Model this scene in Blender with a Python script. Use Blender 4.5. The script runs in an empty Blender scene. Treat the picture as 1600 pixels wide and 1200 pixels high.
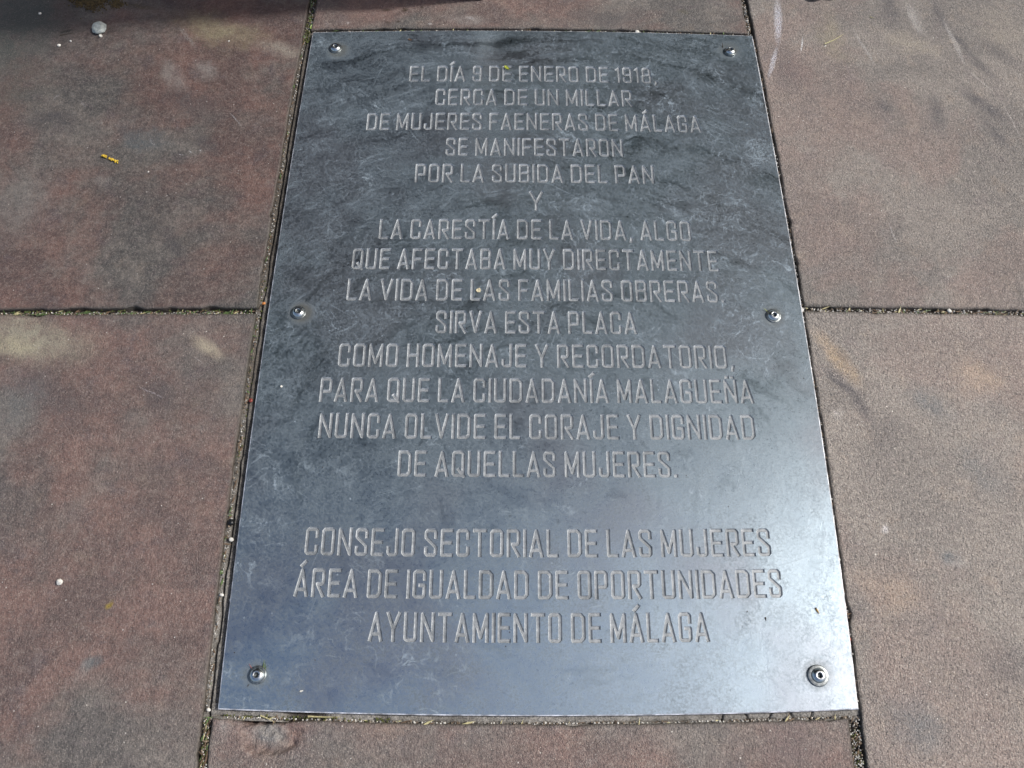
import bpy, math, random
import numpy as np
from mathutils import Matrix, Vector, Euler
from mathutils.geometry import delaunay_2d_cdt

random.seed(7)
rng = np.random.default_rng(11)
C = bpy.context.scene.collection
sc = bpy.context.scene
R = math.radians

# ------------------------------------------------------------------ camera
def rot(a, b, c):
    return (Matrix.Rotation(b, 3, 'Z') @ Matrix.Rotation(a, 3, 'X') @ Matrix.Rotation(c, 3, 'Z'))

CAM_P = (-0.03875, -0.0546, 0.97408)
CAM_A = (0.428434, -0.016357, 0.021431)
FOC = 1317.81                      # focal length in pixels of a 1600 px wide picture
cam_d = bpy.data.cameras.new('camera')
cam = bpy.data.objects.new('camera', cam_d)
C.objects.link(cam)
RM = rot(*CAM_A)
cam.matrix_world = Matrix.Translation(CAM_P) @ RM.to_4x4()
cam_d.sensor_width = 36.0
cam_d.lens = FOC / 1600 * 36.0
cam_d.clip_start = 0.02
cam_d.clip_end = 2000
sc.camera = cam

# ------------------------------------------------------------------ sky, sun, exposure
SUN_EL, SUN_AZ = R(47.5), R(8)       # azimuth measured from +X towards +Y
sd = Vector((math.cos(SUN_EL) * math.cos(SUN_AZ), math.cos(SUN_EL) * math.sin(SUN_AZ), math.sin(SUN_EL)))
world = bpy.data.worlds.new('World')
sc.world = world
world.use_nodes = True
wt = world.node_tree
wt.nodes.clear()
wo = wt.nodes.new('ShaderNodeOutputWorld')
bg = wt.nodes.new('ShaderNodeBackground')
sky = wt.nodes.new('ShaderNodeTexSky')
sky.sky_type = 'NISHITA'
sky.sun_disc = False
sky.sun_elevation = SUN_EL
sky.sun_rotation = math.pi / 2 - SUN_AZ
sky.air_density = 1.0
sky.dust_density = 4.0
bg.inputs['Strength'].default_value = 0.15
wt.links.new(sky.outputs[0], bg.inputs[0])
wt.links.new(bg.outputs[0], wo.inputs[0])
sl = bpy.data.lights.new('sun', 'SUN')
sl.energy = 3.2
sl.angle = R(3.0)
sl.color = (1.0, 0.975, 0.945)
so = bpy.data.objects.new('sun', sl)
so.rotation_euler = sd.to_track_quat('Z', 'Y').to_euler()
so.location = (2, 1, 4)
C.objects.link(so)
sc.view_settings.view_transform = 'Standard'
sc.view_settings.look = 'None'
sc.view_settings.exposure = 0.0
sc.view_settings.gamma = 1.0

# ------------------------------------------------------------------ ground positions
# at(px, py): point of the ground plane seen at a place of the photograph
def at(px, py, z=0.0):
    d = RM @ Vector(((px - 800) / FOC, -(py - 600) / FOC, -1))
    t = (z - CAM_P[2]) / d.z
    return CAM_P[0] + t * d.x, CAM_P[1] + t * d.y

# survey of the place: metric layout (plate 0.70 x 1.00 m), refined by a few millimetres
SP = Vector((-0.033555, -0.03439, 0.945669)); SR = rot(0.422154, -0.004675, 0.008912)
SF, SK = 1299.445, -0.12223
def wv(x, y):
    """survey coordinates (m) -> scene coordinates: shifts of a few millimetres"""
    x = np.asarray(x, float); y = np.asarray(y, float)
    cx = np.clip(x, -1.0, 1.0); cy = np.clip(y, -0.15, 1.2)
    q = [(cx - SP.x) * SR[0][i] + (cy - SP.y) * SR[1][i] - SP.z * SR[2][i] for i in range(3)]
    u = q[0] / -q[2]; v = q[1] / -q[2]
    s = (1 + SK * np.minimum(u * u + v * v, 0.62)) * SF / FOC
    u = u * s; v = v * s
    d = [RM[i][0] * u + RM[i][1] * v - RM[i][2] for i in range(3)]
    t = -CAM_P[2] / d[2]
    return CAM_P[0] + t * d[0] - cx + x, CAM_P[1] + t * d[1] - cy + y

# ------------------------------------------------------------------ helpers
def vnoise(x, y, seed=0):
    xi = np.floor(x).astype(np.int64); yi = np.floor(y).astype(np.int64)
    xf = x - xi; yf = y - yi
    xf = xf * xf * (3 - 2 * xf); yf = yf * yf * (3 - 2 * yf)
    def h(a, b):
        n = (a * 374761393 + b * 668265263 + seed * 974634777) & 0xffffffff
        n = ((n ^ (n >> 13)) * 1274126177) & 0xffffffff
        n = n ^ (n >> 16)
        return (n & 0xffff) / 65535.0
    a = h(xi, yi); b = h(xi + 1, yi); c = h(xi, yi + 1); d = h(xi + 1, yi + 1)
    return (a * (1 - xf) + b * xf) * (1 - yf) + (c * (1 - xf) + d * xf) * yf
def fbm(x, y, scale, octs=4, seed=0):
    s = 0; a = 0.5
    for o in range(octs):
        s = s + a * (vnoise(x * scale, y * scale, seed + o * 17) - 0.5) * 2
        scale *= 2.07; a *= 0.5
    return s

def tag(o, label=None, cat=None, group=None, kind=None):
    if label: o['label'] = label
    if cat: o['category'] = cat
    if group: o['group'] = group
    if kind: o['kind'] = kind
    return o
def empty(name, loc=(0, 0, 0)):
    o = bpy.data.objects.new(name, None)
    o.empty_display_size = 0.02
    o.location = loc
    C.objects.link(o)
    return o
def obj(name, verts, faces, mat, parent=None, loc=None, smooth=False):
    me = bpy.data.meshes.new(name)
    me.from_pydata([tuple(map(float, v)) for v in verts], [], [tuple(map(int, f)) for f in faces])
    me.materials.append(mat)
    if smooth: me.polygons.foreach_set('use_smooth', [True] * len(me.polygons))
    me.update()
    o = bpy.data.objects.new(name, me)
    C.objects.link(o)
    if parent is not None: o.parent = parent
    if loc is not None: o.location = loc
    return o
def grid_obj(name, X, Y, Z, mat, parent=None, smooth=True):
    n, m = X.shape
    co = np.stack([X, Y, Z], -1).reshape(-1, 3).astype(np.float32)
    i = np.arange(n * m).reshape(n, m)
    f = np.stack([i[:-1, :-1], i[1:, :-1], i[1:, 1:], i[:-1, 1:]], -1).reshape(-1, 4).astype(np.int32)
    me = bpy.data.meshes.new(name)
    me.vertices.add(len(co)); me.vertices.foreach_set('co', co.ravel())
    me.loops.add(f.size); me.loops.foreach_set('vertex_index', f.ravel())
    me.polygons.add(len(f))
    me.polygons.foreach_set('loop_start', np.arange(len(f), dtype=np.int32) * 4)
    me.polygons.foreach_set('loop_total', np.full(len(f), 4, np.int32))
    me.materials.append(mat)
    me.update(calc_edges=True)
    me.validate()
    me.polygons.foreach_set('use_smooth', [smooth] * len(me.polygons))
    o = bpy.data.objects.new(name, me)
    C.objects.link(o)
    if parent is not None: o.parent = parent
    return o

# ------------------------------------------------------------------ node kit
class NT:
    def __init__(s, name):
        s.m = bpy.data.materials.new(name); s.m.use_nodes = True
        s.t = s.m.node_tree; s.t.nodes.clear()
        s.out = s.n('ShaderNodeOutputMaterial')
        s.b = s.n('ShaderNodeBsdfPrincipled')
        s.t.links.new(s.b.outputs[0], s.out.inputs[0])
        g = s.n('ShaderNodeNewGeometry'); s.P = g.outputs['Position']
    def n(s, k): return s.t.nodes.new(k)
    def put(s, sock, v):
        if v is None: return
        if isinstance(v, bpy.types.NodeSocket): s.t.links.new(v, sock)
        else:
            if isinstance(v, (tuple, list)) and len(v) == 3 and sock.type == 'RGBA': v = (*v, 1)
            sock.default_value = v
    def set(s, **k):
        for a, v in k.items(): s.put(s.b.inputs[a.replace('_', ' ')], v)
    def math(s, op, a, b=None, c=None, clamp=False):
        n = s.n('ShaderNodeMath'); n.operation = op; n.use_clamp = clamp
        s.put(n.inputs[0], a); s.put(n.inputs[1], b); s.put(n.inputs[2], c)
        return n.outputs[0]
    def vm(s, op, a, b=None, scale=None, out=0):
        n = s.n('ShaderNodeVectorMath'); n.operation = op
        s.put(n.inputs[0], a); s.put(n.inputs[1], b)
        if scale is not None: s.put(n.inputs['Scale'], scale)
        return n.outputs[out]
    def noise(s, vec, scale, detail=3, rough=0.5, dist=0.0, col=False, dims='3D', w=None):
        n = s.n('ShaderNodeTexNoise'); n.noise_dimensions = dims
        s.put(n.inputs['Vector'], vec); s.put(n.inputs['Scale'], scale); s.put(n.inputs['Detail'], detail)
        s.put(n.inputs['Roughness'], rough); s.put(n.inputs['Distortion'], dist)
        if w is not None: s.put(n.inputs['W'], w)
        return n.outputs['Color' if col else 'Fac']
    def vor(s, vec, scale, feat='F1', out='Distance', rand=1.0):
        n = s.n('ShaderNodeTexVoronoi'); n.feature = feat
        s.put(n.inputs['Vector'], vec); s.put(n.inputs['Scale'], scale); s.put(n.inputs['Randomness'], rand)
        return n.outputs[out]
    def mr(s, v, a, b, c=0.0, d=1.0, smooth=True):
        n = s.n('ShaderNodeMapRange'); n.interpolation_type = 'SMOOTHSTEP' if smooth else 'LINEAR'
        n.clamp = True
        for i, x in enumerate((v, a, b, c, d)): s.put(n.inputs[i], x)
        return n.outputs[0]
    def mix(s, f, a, b, mode='MIX'):
        n = s.n('ShaderNodeMix'); n.data_type = 'RGBA'; n.blend_type = mode; n.clamp_factor = True
        s.put(n.inputs[0], f); s.put(n.inputs[6], a); s.put(n.inputs[7], b)
        return n.outputs[2]
    def mixf(s, f, a, b):
        n = s.n('ShaderNodeMix'); n.data_type = 'FLOAT'; n.clamp_factor = True
        s.put(n.inputs[0], f); s.put(n.inputs[2], a); s.put(n.inputs[3], b)
        return n.outputs[0]
    def mapping(s, vec, loc=(0, 0, 0), rotz=0.0, scale=(1, 1, 1), kind='TEXTURE'):
        n = s.n('ShaderNodeMapping'); n.vector_type = kind
        s.put(n.inputs[0], vec); n.inputs[1].default_value = loc
        n.inputs[2].default_value = (0, 0, rotz); n.inputs[3].default_value = scale
        return n.outputs[0]
    def bump(s, h, dist, strength=1.0, normal=None):
        n = s.n('ShaderNodeBump'); s.put(n.inputs['Height'], h)
        n.inputs['Distance'].default_value = dist; s.put(n.inputs['Strength'], strength)
        if normal is not None: s.put(n.inputs['Normal'], normal)
        return n.outputs[0]
    def sep(s, v):
        n = s.n('ShaderNodeSeparateXYZ'); s.put(n.inputs[0], v); return n.outputs
    def comb(s, x, y, z=0.0):
        n = s.n('ShaderNodeCombineXYZ')
        for i, v in enumerate((x, y, z)): s.put(n.inputs[i], v)
        return n.outputs[0]
    def blob(s, vec, p0, p1, wid, lo=0.55, hi=1.15, ring=None):
        """mask of an elongated mark between two places of the photo, half width wid (m)"""
        (ax, ay), (bx, by) = at(*p0), at(*p1)
        L = math.hypot(bx - ax, by - ay) / 2 + wid * 0.3
        m = s.mapping(vec, ((ax + bx) / 2, (ay + by) / 2, 0), math.atan2(by - ay, bx - ax), (L, wid, 1e3))
        d = s.vm('LENGTH', m, out=1)
        if ring is None: return s.mr(d, lo, hi, 1.0, 0.0)
        return s.mr(s.math('ABSOLUTE', s.math('SUBTRACT', d, 1.0)), 0.0, ring, 1.0, 0.0)

def simple(name, col, rough=0.6, metal=0.0, var=0.25, scale=300, bump=0.0, spec=0.5):
    k = NT(name)
    nz = k.noise(k.P, scale, 4, 0.6)
    a = tuple(c * (1 - var) for c in col); b = tuple(min(1, c * (1 + var)) for c in col)
    k.set(Base_Color=k.mix(k.mr(nz, 0.3, 0.7), a, b), Roughness=rough, Metallic=metal, Specular_IOR_Level=spec)
    if bump: k.set(Normal=k.bump(nz, bump))
    return k.m

# ------------------------------------------------------------------ materials
def slab_material(STAINS_SHADE=(), SCRATCH=()):
    k = NT('coloured concrete slab')
    info = k.n('ShaderNodeObjectInfo')
    oc = k.sep(info.outputs['Color'])          # x: redness, y: how worn and sanded, plus sun sheen painted as tone
    red, sandy_sheen = oc[0], oc[1]
    P = k.P
    wob = k.noise(P, 11, 6, 0.68, col=True)
    Pw = k.vm('ADD', P, k.vm('SCALE', k.vm('SUBTRACT', wob, (0.5, 0.5, 0.5)), scale=0.10))
    off = k.vm('SCALE', info.outputs['Location'], scale=3.0)
    Q = k.vm('ADD', P, off)
    n1 = k.noise(Q, 3.6, 5, 0.62, 0.3)
    n2 = k.noise(Q, 6.3, 5, 0.6, 0.2, w=None)
    n3 = k.noise(k.vm('ADD', Q, (7, 3, 2)), 12.0, 5, 0.65)
    n4 = k.noise(k.vm('ADD', Q, (1, 9, 4)), 26.0, 5, 0.7)
    redc = k.mix(k.mr(n3, 0.40, 0.62), COL['red_dark'], COL['red'])
    greyc = k.mix(k.mr(n2, 0.43, 0.58), COL['grey_dark'], COL['grey'])
    fr = k.math('ADD', k.mr(n1, 0.41, 0.57, 0.0, 1.0), k.math('SUBTRACT', red, 0.5))
    base = k.mix(fr, greyc, redc)
    base = k.mix(k.math('MULTIPLY', k.mr(n4, 0.52, 0.75), k.math('ADD', 0.15, k.math('MULTIPLY', sandy_sheen, 0.5))), base, COL['tan'])
    base = k.mix(k.mr(n4, 0.30, 0.47, 0.6, 0.0), base, COL['violet'])
    # a coarser mottle of the cement skin
    m5 = k.noise(Q, 75, 4, 0.75)
    base = k.mix(k.mr(m5, 0.28, 0.6, 0.38, 0.0), base, (0.04, 0.035, 0.035))
    base = k.mix(k.mr(m5, 0.45, 0.75, 0.0, 0.25), base, (0.42, 0.37, 0.32))
    base = k.mix(k.math('MULTIPLY', k.math('SUBTRACT', sandy_sheen, 0.25), 0.55, clamp=True), base, (0.285, 0.250, 0.215))
    m6 = k.noise(k.vm('ADD', Q, (3, 3, 3)), 230, 4, 0.78)
    base = k.mix(k.mr(m6, 0.32, 0.52, 0.36, 0.0), base, (0.035, 0.03, 0.03))
    base = k.mix(k.mr(m6, 0.5, 0.68, 0.0, 0.28), base, (0.48, 0.42, 0.37))
    # stains, scuffs and the painted corner shade, with places of their own
    Pn = k.vm('ADD', P, k.vm('SCALE', k.vm('SUBTRACT', wob, (0.5, 0.5, 0.5)), scale=0.028))
    br = k.math('MULTIPLY', k.mr(m5, 0.3, 0.6, 0.6, 1.25), k.mr(n4, 0.32, 0.58, 0.55, 1.25))
    for p0, p1, w, c, st in STAINS_SHADE:
        mask = k.blob(Pw if w > 0.0165 else Pn, p0, p1, w, 0.15, 1.35)
        base = k.mix(k.math('MULTIPLY', k.math('MULTIPLY', mask, br), st), base, c)
    Ps = k.vm('ADD', P, k.vm('SCALE', k.vm('SUBTRACT', wob, (0.5, 0.5, 0.5)), scale=0.012)); brs = k.mr(k.noise(P, 500, 2), 0.35, 0.6)
    for p0, p1, w, c, st in SCRATCH:
        mask = k.blob(Ps, p0, p1, w, 0.3, 1.0)
        base = k.mix(k.math('MULTIPLY', k.math('MULTIPLY', mask, brs), st), base, c)
    # sand grains
    vd = k.vor(P, 520, out='Distance'); vc = k.sep(k.vor(P, 520, out='Color'))
    inside = k.mr(vd, 0.3, 0.6, 1.0, 0.0)
    lt = k.math('MULTIPLY', inside, k.mr(vc[0], 0.74, 0.97))
    dk = k.math('MULTIPLY', inside, k.mr(vc[1], 0.70, 0.97))
    base = k.mix(k.math('MULTIPLY', lt, k.math('ADD', 0.22, k.math('MULTIPLY', sandy_sheen, 0.22))), base, (0.52, 0.46, 0.40))
    base = k.mix(k.math('MULTIPLY', dk, k.math('ADD', 0.32, k.math('MULTIPLY', sandy_sheen, 0.28))), base, (0.03, 0.027, 0.027))
    v2 = k.vor(P, 170, out='Distance'); v2c = k.sep(k.vor(P, 170, out='Color'))
    sp = k.math('MULTIPLY', k.mr(v2, 0.10, 0.17, 1.0, 0.0), k.mr(v2c[0], 0.955, 0.965))
    base = k.mix(k.math('MULTIPLY', sp, 0.85), base, (0.72, 0.68, 0.62))
    sp2 = k.math('MULTIPLY', k.mr(v2, 0.08, 0.16, 1.0, 0.0), k.mr(v2c[1], 0.92, 0.93))
    base = k.mix(k.math('MULTIPLY', sp2, 0.85), base, (0.015, 0.013, 0.013))
    fine = k.noise(P, 900, 2, 0.6)
    base = k.mix(k.mr(fine, 0.3, 0.7, 0.25, 0.0), base, (0.03, 0.025, 0.025))
    base = k.mix(k.mr(fine, 0.5, 0.8, 0.0, 0.16), base, (0.6, 0.55, 0.5))
    gain = k.math('ADD', 0.48, k.math('MULTIPLY', sandy_sheen, 0.98))  # sun sheen put into the colour: right slabs lighter, left ones darker
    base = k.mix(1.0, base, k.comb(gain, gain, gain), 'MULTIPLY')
    # damp grime along the edges, by the mesh's own edge distance
    at_ = k.n('ShaderNodeAttribute'); at_.attribute_name = 'edge'
    eg = k.math('MULTIPLY', at_.outputs['Fac'], k.mr(n3, 0.3, 0.6, 0.35, 0.9))
    base = k.mix(eg, base, (0.06, 0.055, 0.045))
    bn = k.noise(P, 330, 4, 0.7)
    h = k.math('ADD', k.math('MULTIPLY', bn, k.math('ADD', 0.25, sandy_sheen)), k.math('MULTIPLY', inside, k.math('MULTIPLY', sandy_sheen, 0.25)))
    nb = k.bump(h, 0.0032, 0.8)
    nb = k.bump(m5, 0.0016, 0.45, normal=nb)
    k.set(Base_Color=base, Roughness=k.mr(n2, 0.3, 0.7, 0.42, 0.56), Normal=nb, Specular_IOR_Level=0.6)
    return k.m

COL = dict(red=(0.250, 0.140, 0.115), red_dark=(0.155, 0.096, 0.085), grey=(0.222, 0.198, 0.175), grey_dark=(0.122, 0.115, 0.108),
           tan=(0.35, 0.265, 0.195), violet=(0.130, 0.098, 0.108))
PALE = (0.42, 0.37, 0.27); DARK = (0.075, 0.07, 0.075); BLUE = (0.11, 0.13, 0.14); LG = (0.36, 0.33, 0.30)
STAINS_SHADE = [
    ((-40, 515), (130, 548), 0.034, (0.36, 0.33, 0.25), 0.75), ((-20, 532), (60, 545), 0.016, (0.46, 0.41, 0.28), 0.5),
    ((305, 528), (345, 560), 0.010, (0.45, 0.39, 0.29), 0.75), ((275, 30), (400, 60), 0.030, (0.38, 0.33, 0.20), 0.55),
    ((400, 70), (470, 86), 0.016, (0.42, 0.38, 0.31), 0.6), ((300, 88), (345, 112), 0.020, LG, 0.55),
    ((255, 95), (290, 142), 0.016, LG, 0.45), ((60, 180), (110, 202), 0.026, DARK, 0.55), ((265, 140), (330, 185), 0.030, DARK, 0.45),
    ((190, 195), (255, 232), 0.020, BLUE, 0.55), ((298, 212), (335, 238), 0.018, DARK, 0.5), ((150, 280), (175, 285), 0.010, LG, 0.4),
    ((255, 360), (292, 405), 0.013, DARK, 0.5), ((230, 600), (265, 625), 0.020, DARK, 0.45), ((80, 610), (120, 650), 0.022, DARK, 0.4),
    ((270, 690), (350, 720), 0.020, DARK, 0.35), ((0, 600), (60, 640), 0.05, BLUE, 0.35), ((143, 1030), (145, 1040), 0.013, BLUE, 0.9),
    ((130, 1042), (135, 1046), 0.016, LG, 0.35), ((166, 940), (168, 948), 0.005, (0.34, 0.24, 0.03), 0.8), ((0, 300), (60, 350), 0.06, LG, 0.3),
    ((1484, 862), (1488, 880), 0.014, BLUE, 0.6), ((1495, 865), (1505, 880), 0.018, LG, 0.35),
    ((1385, -10), (1392, 40), 0.016, DARK, 0.55), ((1455, 0), (1480, 45), 0.010, DARK, 0.55), ((1478, 40), (1512, 85), 0.009, DARK, 0.55), ((1505, 80), (1560, 130), 0.010, DARK, 0.5), ((1500, 135), (1575, 190), 0.016, DARK, 0.6),
    ((1460, 150), (1470, 205), 0.014, DARK, 0.55), ((1540, 190), (1570, 230), 0.014, DARK, 0.5), ((1530, 60), (1600, 110), 0.016, DARK, 0.4), ((1372, 158), (1392, 172), 0.012, DARK, 0.55), ((1420, 10), (1440, 50), 0.014, LG, 0.4),
    ((1390, 50), (1450, 80), 0.020, (0.36, 0.31, 0.24), 0.4), ((1530, 20), (1600, 80), 0.04, (0.30, 0.26, 0.21), 0.5),
    ((1275, 520), (1345, 600), 0.013, (0.44, 0.32, 0.20), 0.5), ((1285, 570), (1330, 615), 0.007, DARK, 0.6), ((1325, 610), (1365, 660), 0.009, DARK, 0.5), ((1300, 590), (1350, 620), 0.004, DARK, 0.5), ((1300, 540), (1330, 575), 0.008, DARK, 0.3),
    ((1300, 640), (1312, 652), 0.010, LG, 0.45), ((1430, 610), (1470, 660), 0.026, BLUE, 0.35), ((1380, 660), (1385, 700), 0.03, DARK, 0.25),
    ((1500, 570), (1560, 610), 0.03, (0.40, 0.30, 0.22), 0.4), ((1350, 900), (1420, 940), 0.03, (0.36, 0.27, 0.2), 0.35),
    ((1400, 1120), (1460, 1160), 0.03, BLUE, 0.4), ((1560, 1020), (1600, 1040), 0.03, DARK, 0.35), ((1500, 700), (1560, 760), 0.03, BLUE, 0.25),
    ((395, 1142), (440, 1150), 0.0164, (0.25, 0.235, 0.22), 1.0), ((340, 1130), (365, 1140), 0.012, (0.30, 0.28, 0.26), 0.5),
    ((560, 1130), (640, 1140), 0.014, (0.33, 0.25, 0.2), 0.4), ((1200, 1150), (1300, 1170), 0.03, (0.18, 0.13, 0.125), 0.5),
    ((700, 28), (760, 32), 0.012, LG, 0.5), ((900, 20), (1000, 30), 0.02, DARK, 0.3), ((1060, 18), (1075, 24), 0.006, (0.10, 0.09, 0.05), 0.6),
    ((1280, 20), (1320, 100), 0.022, (0.26, 0.23, 0.16), 0.45), ((1225, 105), (1260, 115), 0.03, (0.18, 0.12, 0.11), 0.4),
    ((1225, 60), (1232, 150), 0.02, DARK, 0.3), ((0, 20), (60, 60), 0.12, (0.10, 0.105, 0.095), 0.85), ((0, 130), (60, 150), 0.07, (0.12, 0.12, 0.105), 0.45),  # last two broad patches paint in the shade of the top left corner
    ((195, 5), (240, 14), 0.006, (0.12, 0.09, 0.04), 0.6), ((95, 54), (112, 50), 0.0035, (0.04, 0.038, 0.03), 0.9),
    ((1375, 822), (1382, 826), 0.006, (0.5, 0.47, 0.45), 0.7), ((600, 14), (612, 13), 0.004, (0.06, 0.035, 0.02), 0.9), ((628, 14), (638, 13), 0.004, (0.06, 0.035, 0.02), 0.9),
    ((605, 35), (612, 36), 0.004, (0.05, 0.03, 0.02), 0.9), ((623, 31), (627, 33), 0.003, (0.05, 0.03, 0.02), 0.9), ((657, 10), (661, 11), 0.003, (0.05, 0.03, 0.02), 0.9),
]
SCRATCH = [
    ((1213, -10), (1217, 75), 0.0085, (0.62, 0.62, 0.68), 0.8), ((1217, 66), (1199, 128), 0.0050, (0.60, 0.60, 0.65), 0.75),
    ((1254, 55), (1252, 84), 0.0018, (0.75, 0.75, 0.75), 0.9), ((1505, 105), (1562, 150), 0.0022, (0.52, 0.47, 0.43), 0.5),
    ((1562, 150), (1598, 222), 0.0022, (0.52, 0.47, 0.43), 0.55), ((1470, 20), (1512, 112), 0.006, (0.46, 0.43, 0.40), 0.7), ((1330, 40), (1372, 110), 0.004, (0.42, 0.40, 0.38), 0.5), ((1415, 0), (1440, 60), 0.009, (0.40, 0.375, 0.35), 0.6), ((1300, 640), (1314, 650), 0.002, (0.6, 0.55, 0.52), 0.7),
    ((300, 555), (320, 571), 0.0008, (0.55, 0.5, 0.5), 0.7), ((210, 600), (262, 625), 0.0015, (0.45, 0.42, 0.43), 0.6), ((355, 172), (380, 200), 0.001, (0.5, 0.5, 0.5), 0.7),
    ((80, 158), (94, 144), 0.0022, (0.45, 0.42, 0.42), 0.6), ((125, 158), (135, 170), 0.0022, (0.45, 0.42, 0.42), 0.5), ((232, 215), (246, 233), 0.0025, (0.45, 0.45, 0.45), 0.6),
    ((275, 38), (310, 78), 0.005, (0.42, 0.4, 0.36), 0.5), ((1388, 345), (1405, 385), 0.0015, (0.6, 0.57, 0.54), 0.5), ((728, 26), (742, 29), 0.004, (0.65, 0.62, 0.6), 0.8),
    ((278, 241), (285, 243), 0.0015, (0.6, 0.6, 0.6), 0.8), ((293, 236), (300, 240), 0.0015, (0.6, 0.6, 0.6), 0.8), ((310, 234), (314, 237), 0.0015, (0.6, 0.6, 0.6), 0.8),
    ((540, 35), (548, 37), 0.003, (0.6, 0.55, 0.52), 0.7), ((668, 36), (676, 37), 0.003, (0.7, 0.68, 0.66), 0.8),
]
def marks_in(lst, x0, x1, y0, y1):
    r_ = []
    for m in lst:
        ax, ay = at(*m[0]); bx, by = at(*m[1]); x, y = (ax + bx) / 2, (ay + by) / 2
        if x0 <= x <= x1 and y0 <= y <= y1: r_.append(m)
    return r_
M_SLAB = slab_material()

def plate_material():
    k = NT('scuffed steel plate')
    P = k.P
    d1 = k.vm('SUBTRACT', k.noise(P, 6, 5, 0.62, col=True), (0.5, 0.5, 0.5))
    Pw = k.vm('ADD', P, k.vm('SCALE', d1, scale=0.09))
    # wiping streaks sweeping in arcs
    q = k.sep(k.vm('SUBTRACT', Pw, (0.02, 0.25, 0)))
    rr = k.math('SQRT', k.math('ADD', k.math('MULTIPLY', q[0], q[0]), k.math('MULTIPLY', k.math('MULTIPLY', q[1], q[1]), 1.4)))
    th = k.math('ARCTAN2', q[0], q[1])
    arc = k.noise(k.comb(k.math('MULTIPLY', rr, 34.0), k.math('MULTIPLY', th, 2.2)), 1.0, 5, 0.62, 0.35)
    arc2 = k.noise(k.comb(k.math('MULTIPLY', rr, 170.0), k.math('MULTIPLY', th, 9.0), 5.0), 1.0, 5, 0.74, 0.8)
    py = k.sep(P)[1]; px = k.sep(P)[0]
    top = k.mr(py, 0.05, 0.75, 0.25, 1.0)
    streak = k.math('MULTIPLY', k.mr(arc, 0.36, 0.66), top)
    fine = k.math('MULTIPLY', k.mr(arc2, 0.42, 0.72), top)
    cloud = k.noise(Pw, 9, 6, 0.68)
    cloud2 = k.noise(k.vm('ADD', Pw, (4, 2, 0)), 34, 6, 0.78, 0.6)
    # curling dried edges of smears
    def curls(scale, seed, w):
        v = k.vm('ADD', k.vm('ADD', P, (seed, seed * 2, 0)), k.vm('SCALE', k.vm('SUBTRACT', k.noise(P, scale * 1.3, 3, 0.6, col=True), (0.5, 0.5, 0.5)), scale=0.6 / scale))
        n = k.noise(v, scale, 1.5, 0.55, 0.9)
        line = k.mr(k.math('ABSOLUTE', k.math('SUBTRACT', n, 0.5)), 0.0, w, 1.0, 0.0)
        patch = k.mr(k.math('ADD', k.noise(k.vm('ADD', P, (seed * 3, 0, 0)), scale * 0.28, 3, 0.6), k.mr(px, -0.1, 0.34, 0.0, 0.06)), 0.48, 0.62)
        return k.math('MULTIPLY', line, patch)
    c1 = curls(36, 3.1, 0.036); c2 = curls(62, 8.7, 0.05); c3 = curls(18, 5.9, 0.012)
    curl = k.math('ADD', k.math('MULTIPLY', c1, 0.8), k.math('ADD', k.math('MULTIPLY', c2, 0.6), k.math('MULTIPLY', c3, 0.35)), clamp=True)
    curl = k.math('MULTIPLY', curl, k.mr(cloud2, 0.34, 0.54))
    # hairline scratches in several directions
    sc_ = None
    for a, sx, sd_ in ((0.3, 9, 1), (1.25, 7, 4), (-0.55, 8, 7), (2.2, 12, 11)):
        m = k.mapping(P, (sd_, 0, 0), a, (1 / sx, 1 / 520, 1), 'TEXTURE')
        n = k.noise(m, 1.0, 2, 0.5)
        l = k.math('MULTIPLY', k.mr(n, 0.66, 0.73), k.mr(k.noise(k.vm('ADD', P, (sd_, 3, 1)), 6, 3), 0.42, 0.6))
        sc_ = l if sc_ is None else k.math('MAXIMUM', sc_, l)
    v = k.vor(P, 130, out='Distance'); vc = k.sep(k.vor(P, 130, out='Color'))
    speck = k.math('MULTIPLY', k.mr(v, 0.09, 0.2, 1.0, 0.0), k.mr(vc[0], 0.93, 0.95))
    dirt = k.math('MULTIPLY', k.mr(v, 0.07, 0.13, 1.0, 0.0), k.mr(vc[1], 0.972, 0.978))
    micro = k.noise(P, 330, 4, 0.75)
    dust = k.math('ADD', k.math('MULTIPLY', k.mr(cloud, 0.35, 0.7), 0.35), k.math('MULTIPLY', k.mr(cloud2, 0.38, 0.62), 0.26))
    dust = k.math('ADD', dust, k.math('ADD', k.math('MULTIPLY', streak, 0.36), k.math('MULTIPLY', fine, 0.36)))
    dust = k.math('MULTIPLY', dust, k.mr(micro, 0.40, 0.60, 0.3, 1.5))
    Psm = k.vm('ADD', P, k.vm('SCALE', d1, scale=0.04)); smear = None
    for p0, p1, w, st in SMEARS:
        bl = k.math('MULTIPLY', k.blob(Psm, p0, p1, w, 0.2, 1.3), st)
        smear = bl if smear is None else k.math('MAXIMUM', smear, bl)
    Pr = k.vm('ADD', P, k.vm('SCALE', k.vm('SUBTRACT', k.noise(P, 30, 4, 0.6, col=True), (0.5, 0.5, 0.5)), scale=0.022))
    for p0, p1, w, ring in RINGS:
        curl = k.math('MAXIMUM', curl, k.math('MULTIPLY', k.blob(Pr, p0, p1, w, ring=ring * 1.7), k.math('MULTIPLY', k.mr(cloud2, 0.36, 0.52), k.mr(micro, 0.38, 0.52, 0.2, 0.95))))
    dust = k.math('ADD', dust, 0.0, clamp=True)
    grain = k.noise(P, 190, 5, 0.82, 0.6)
    flecks = k.math('MULTIPLY', k.mr(grain, 0.57, 0.68), k.mr(cloud, 0.36, 0.6, 0.25, 1.0))
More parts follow.
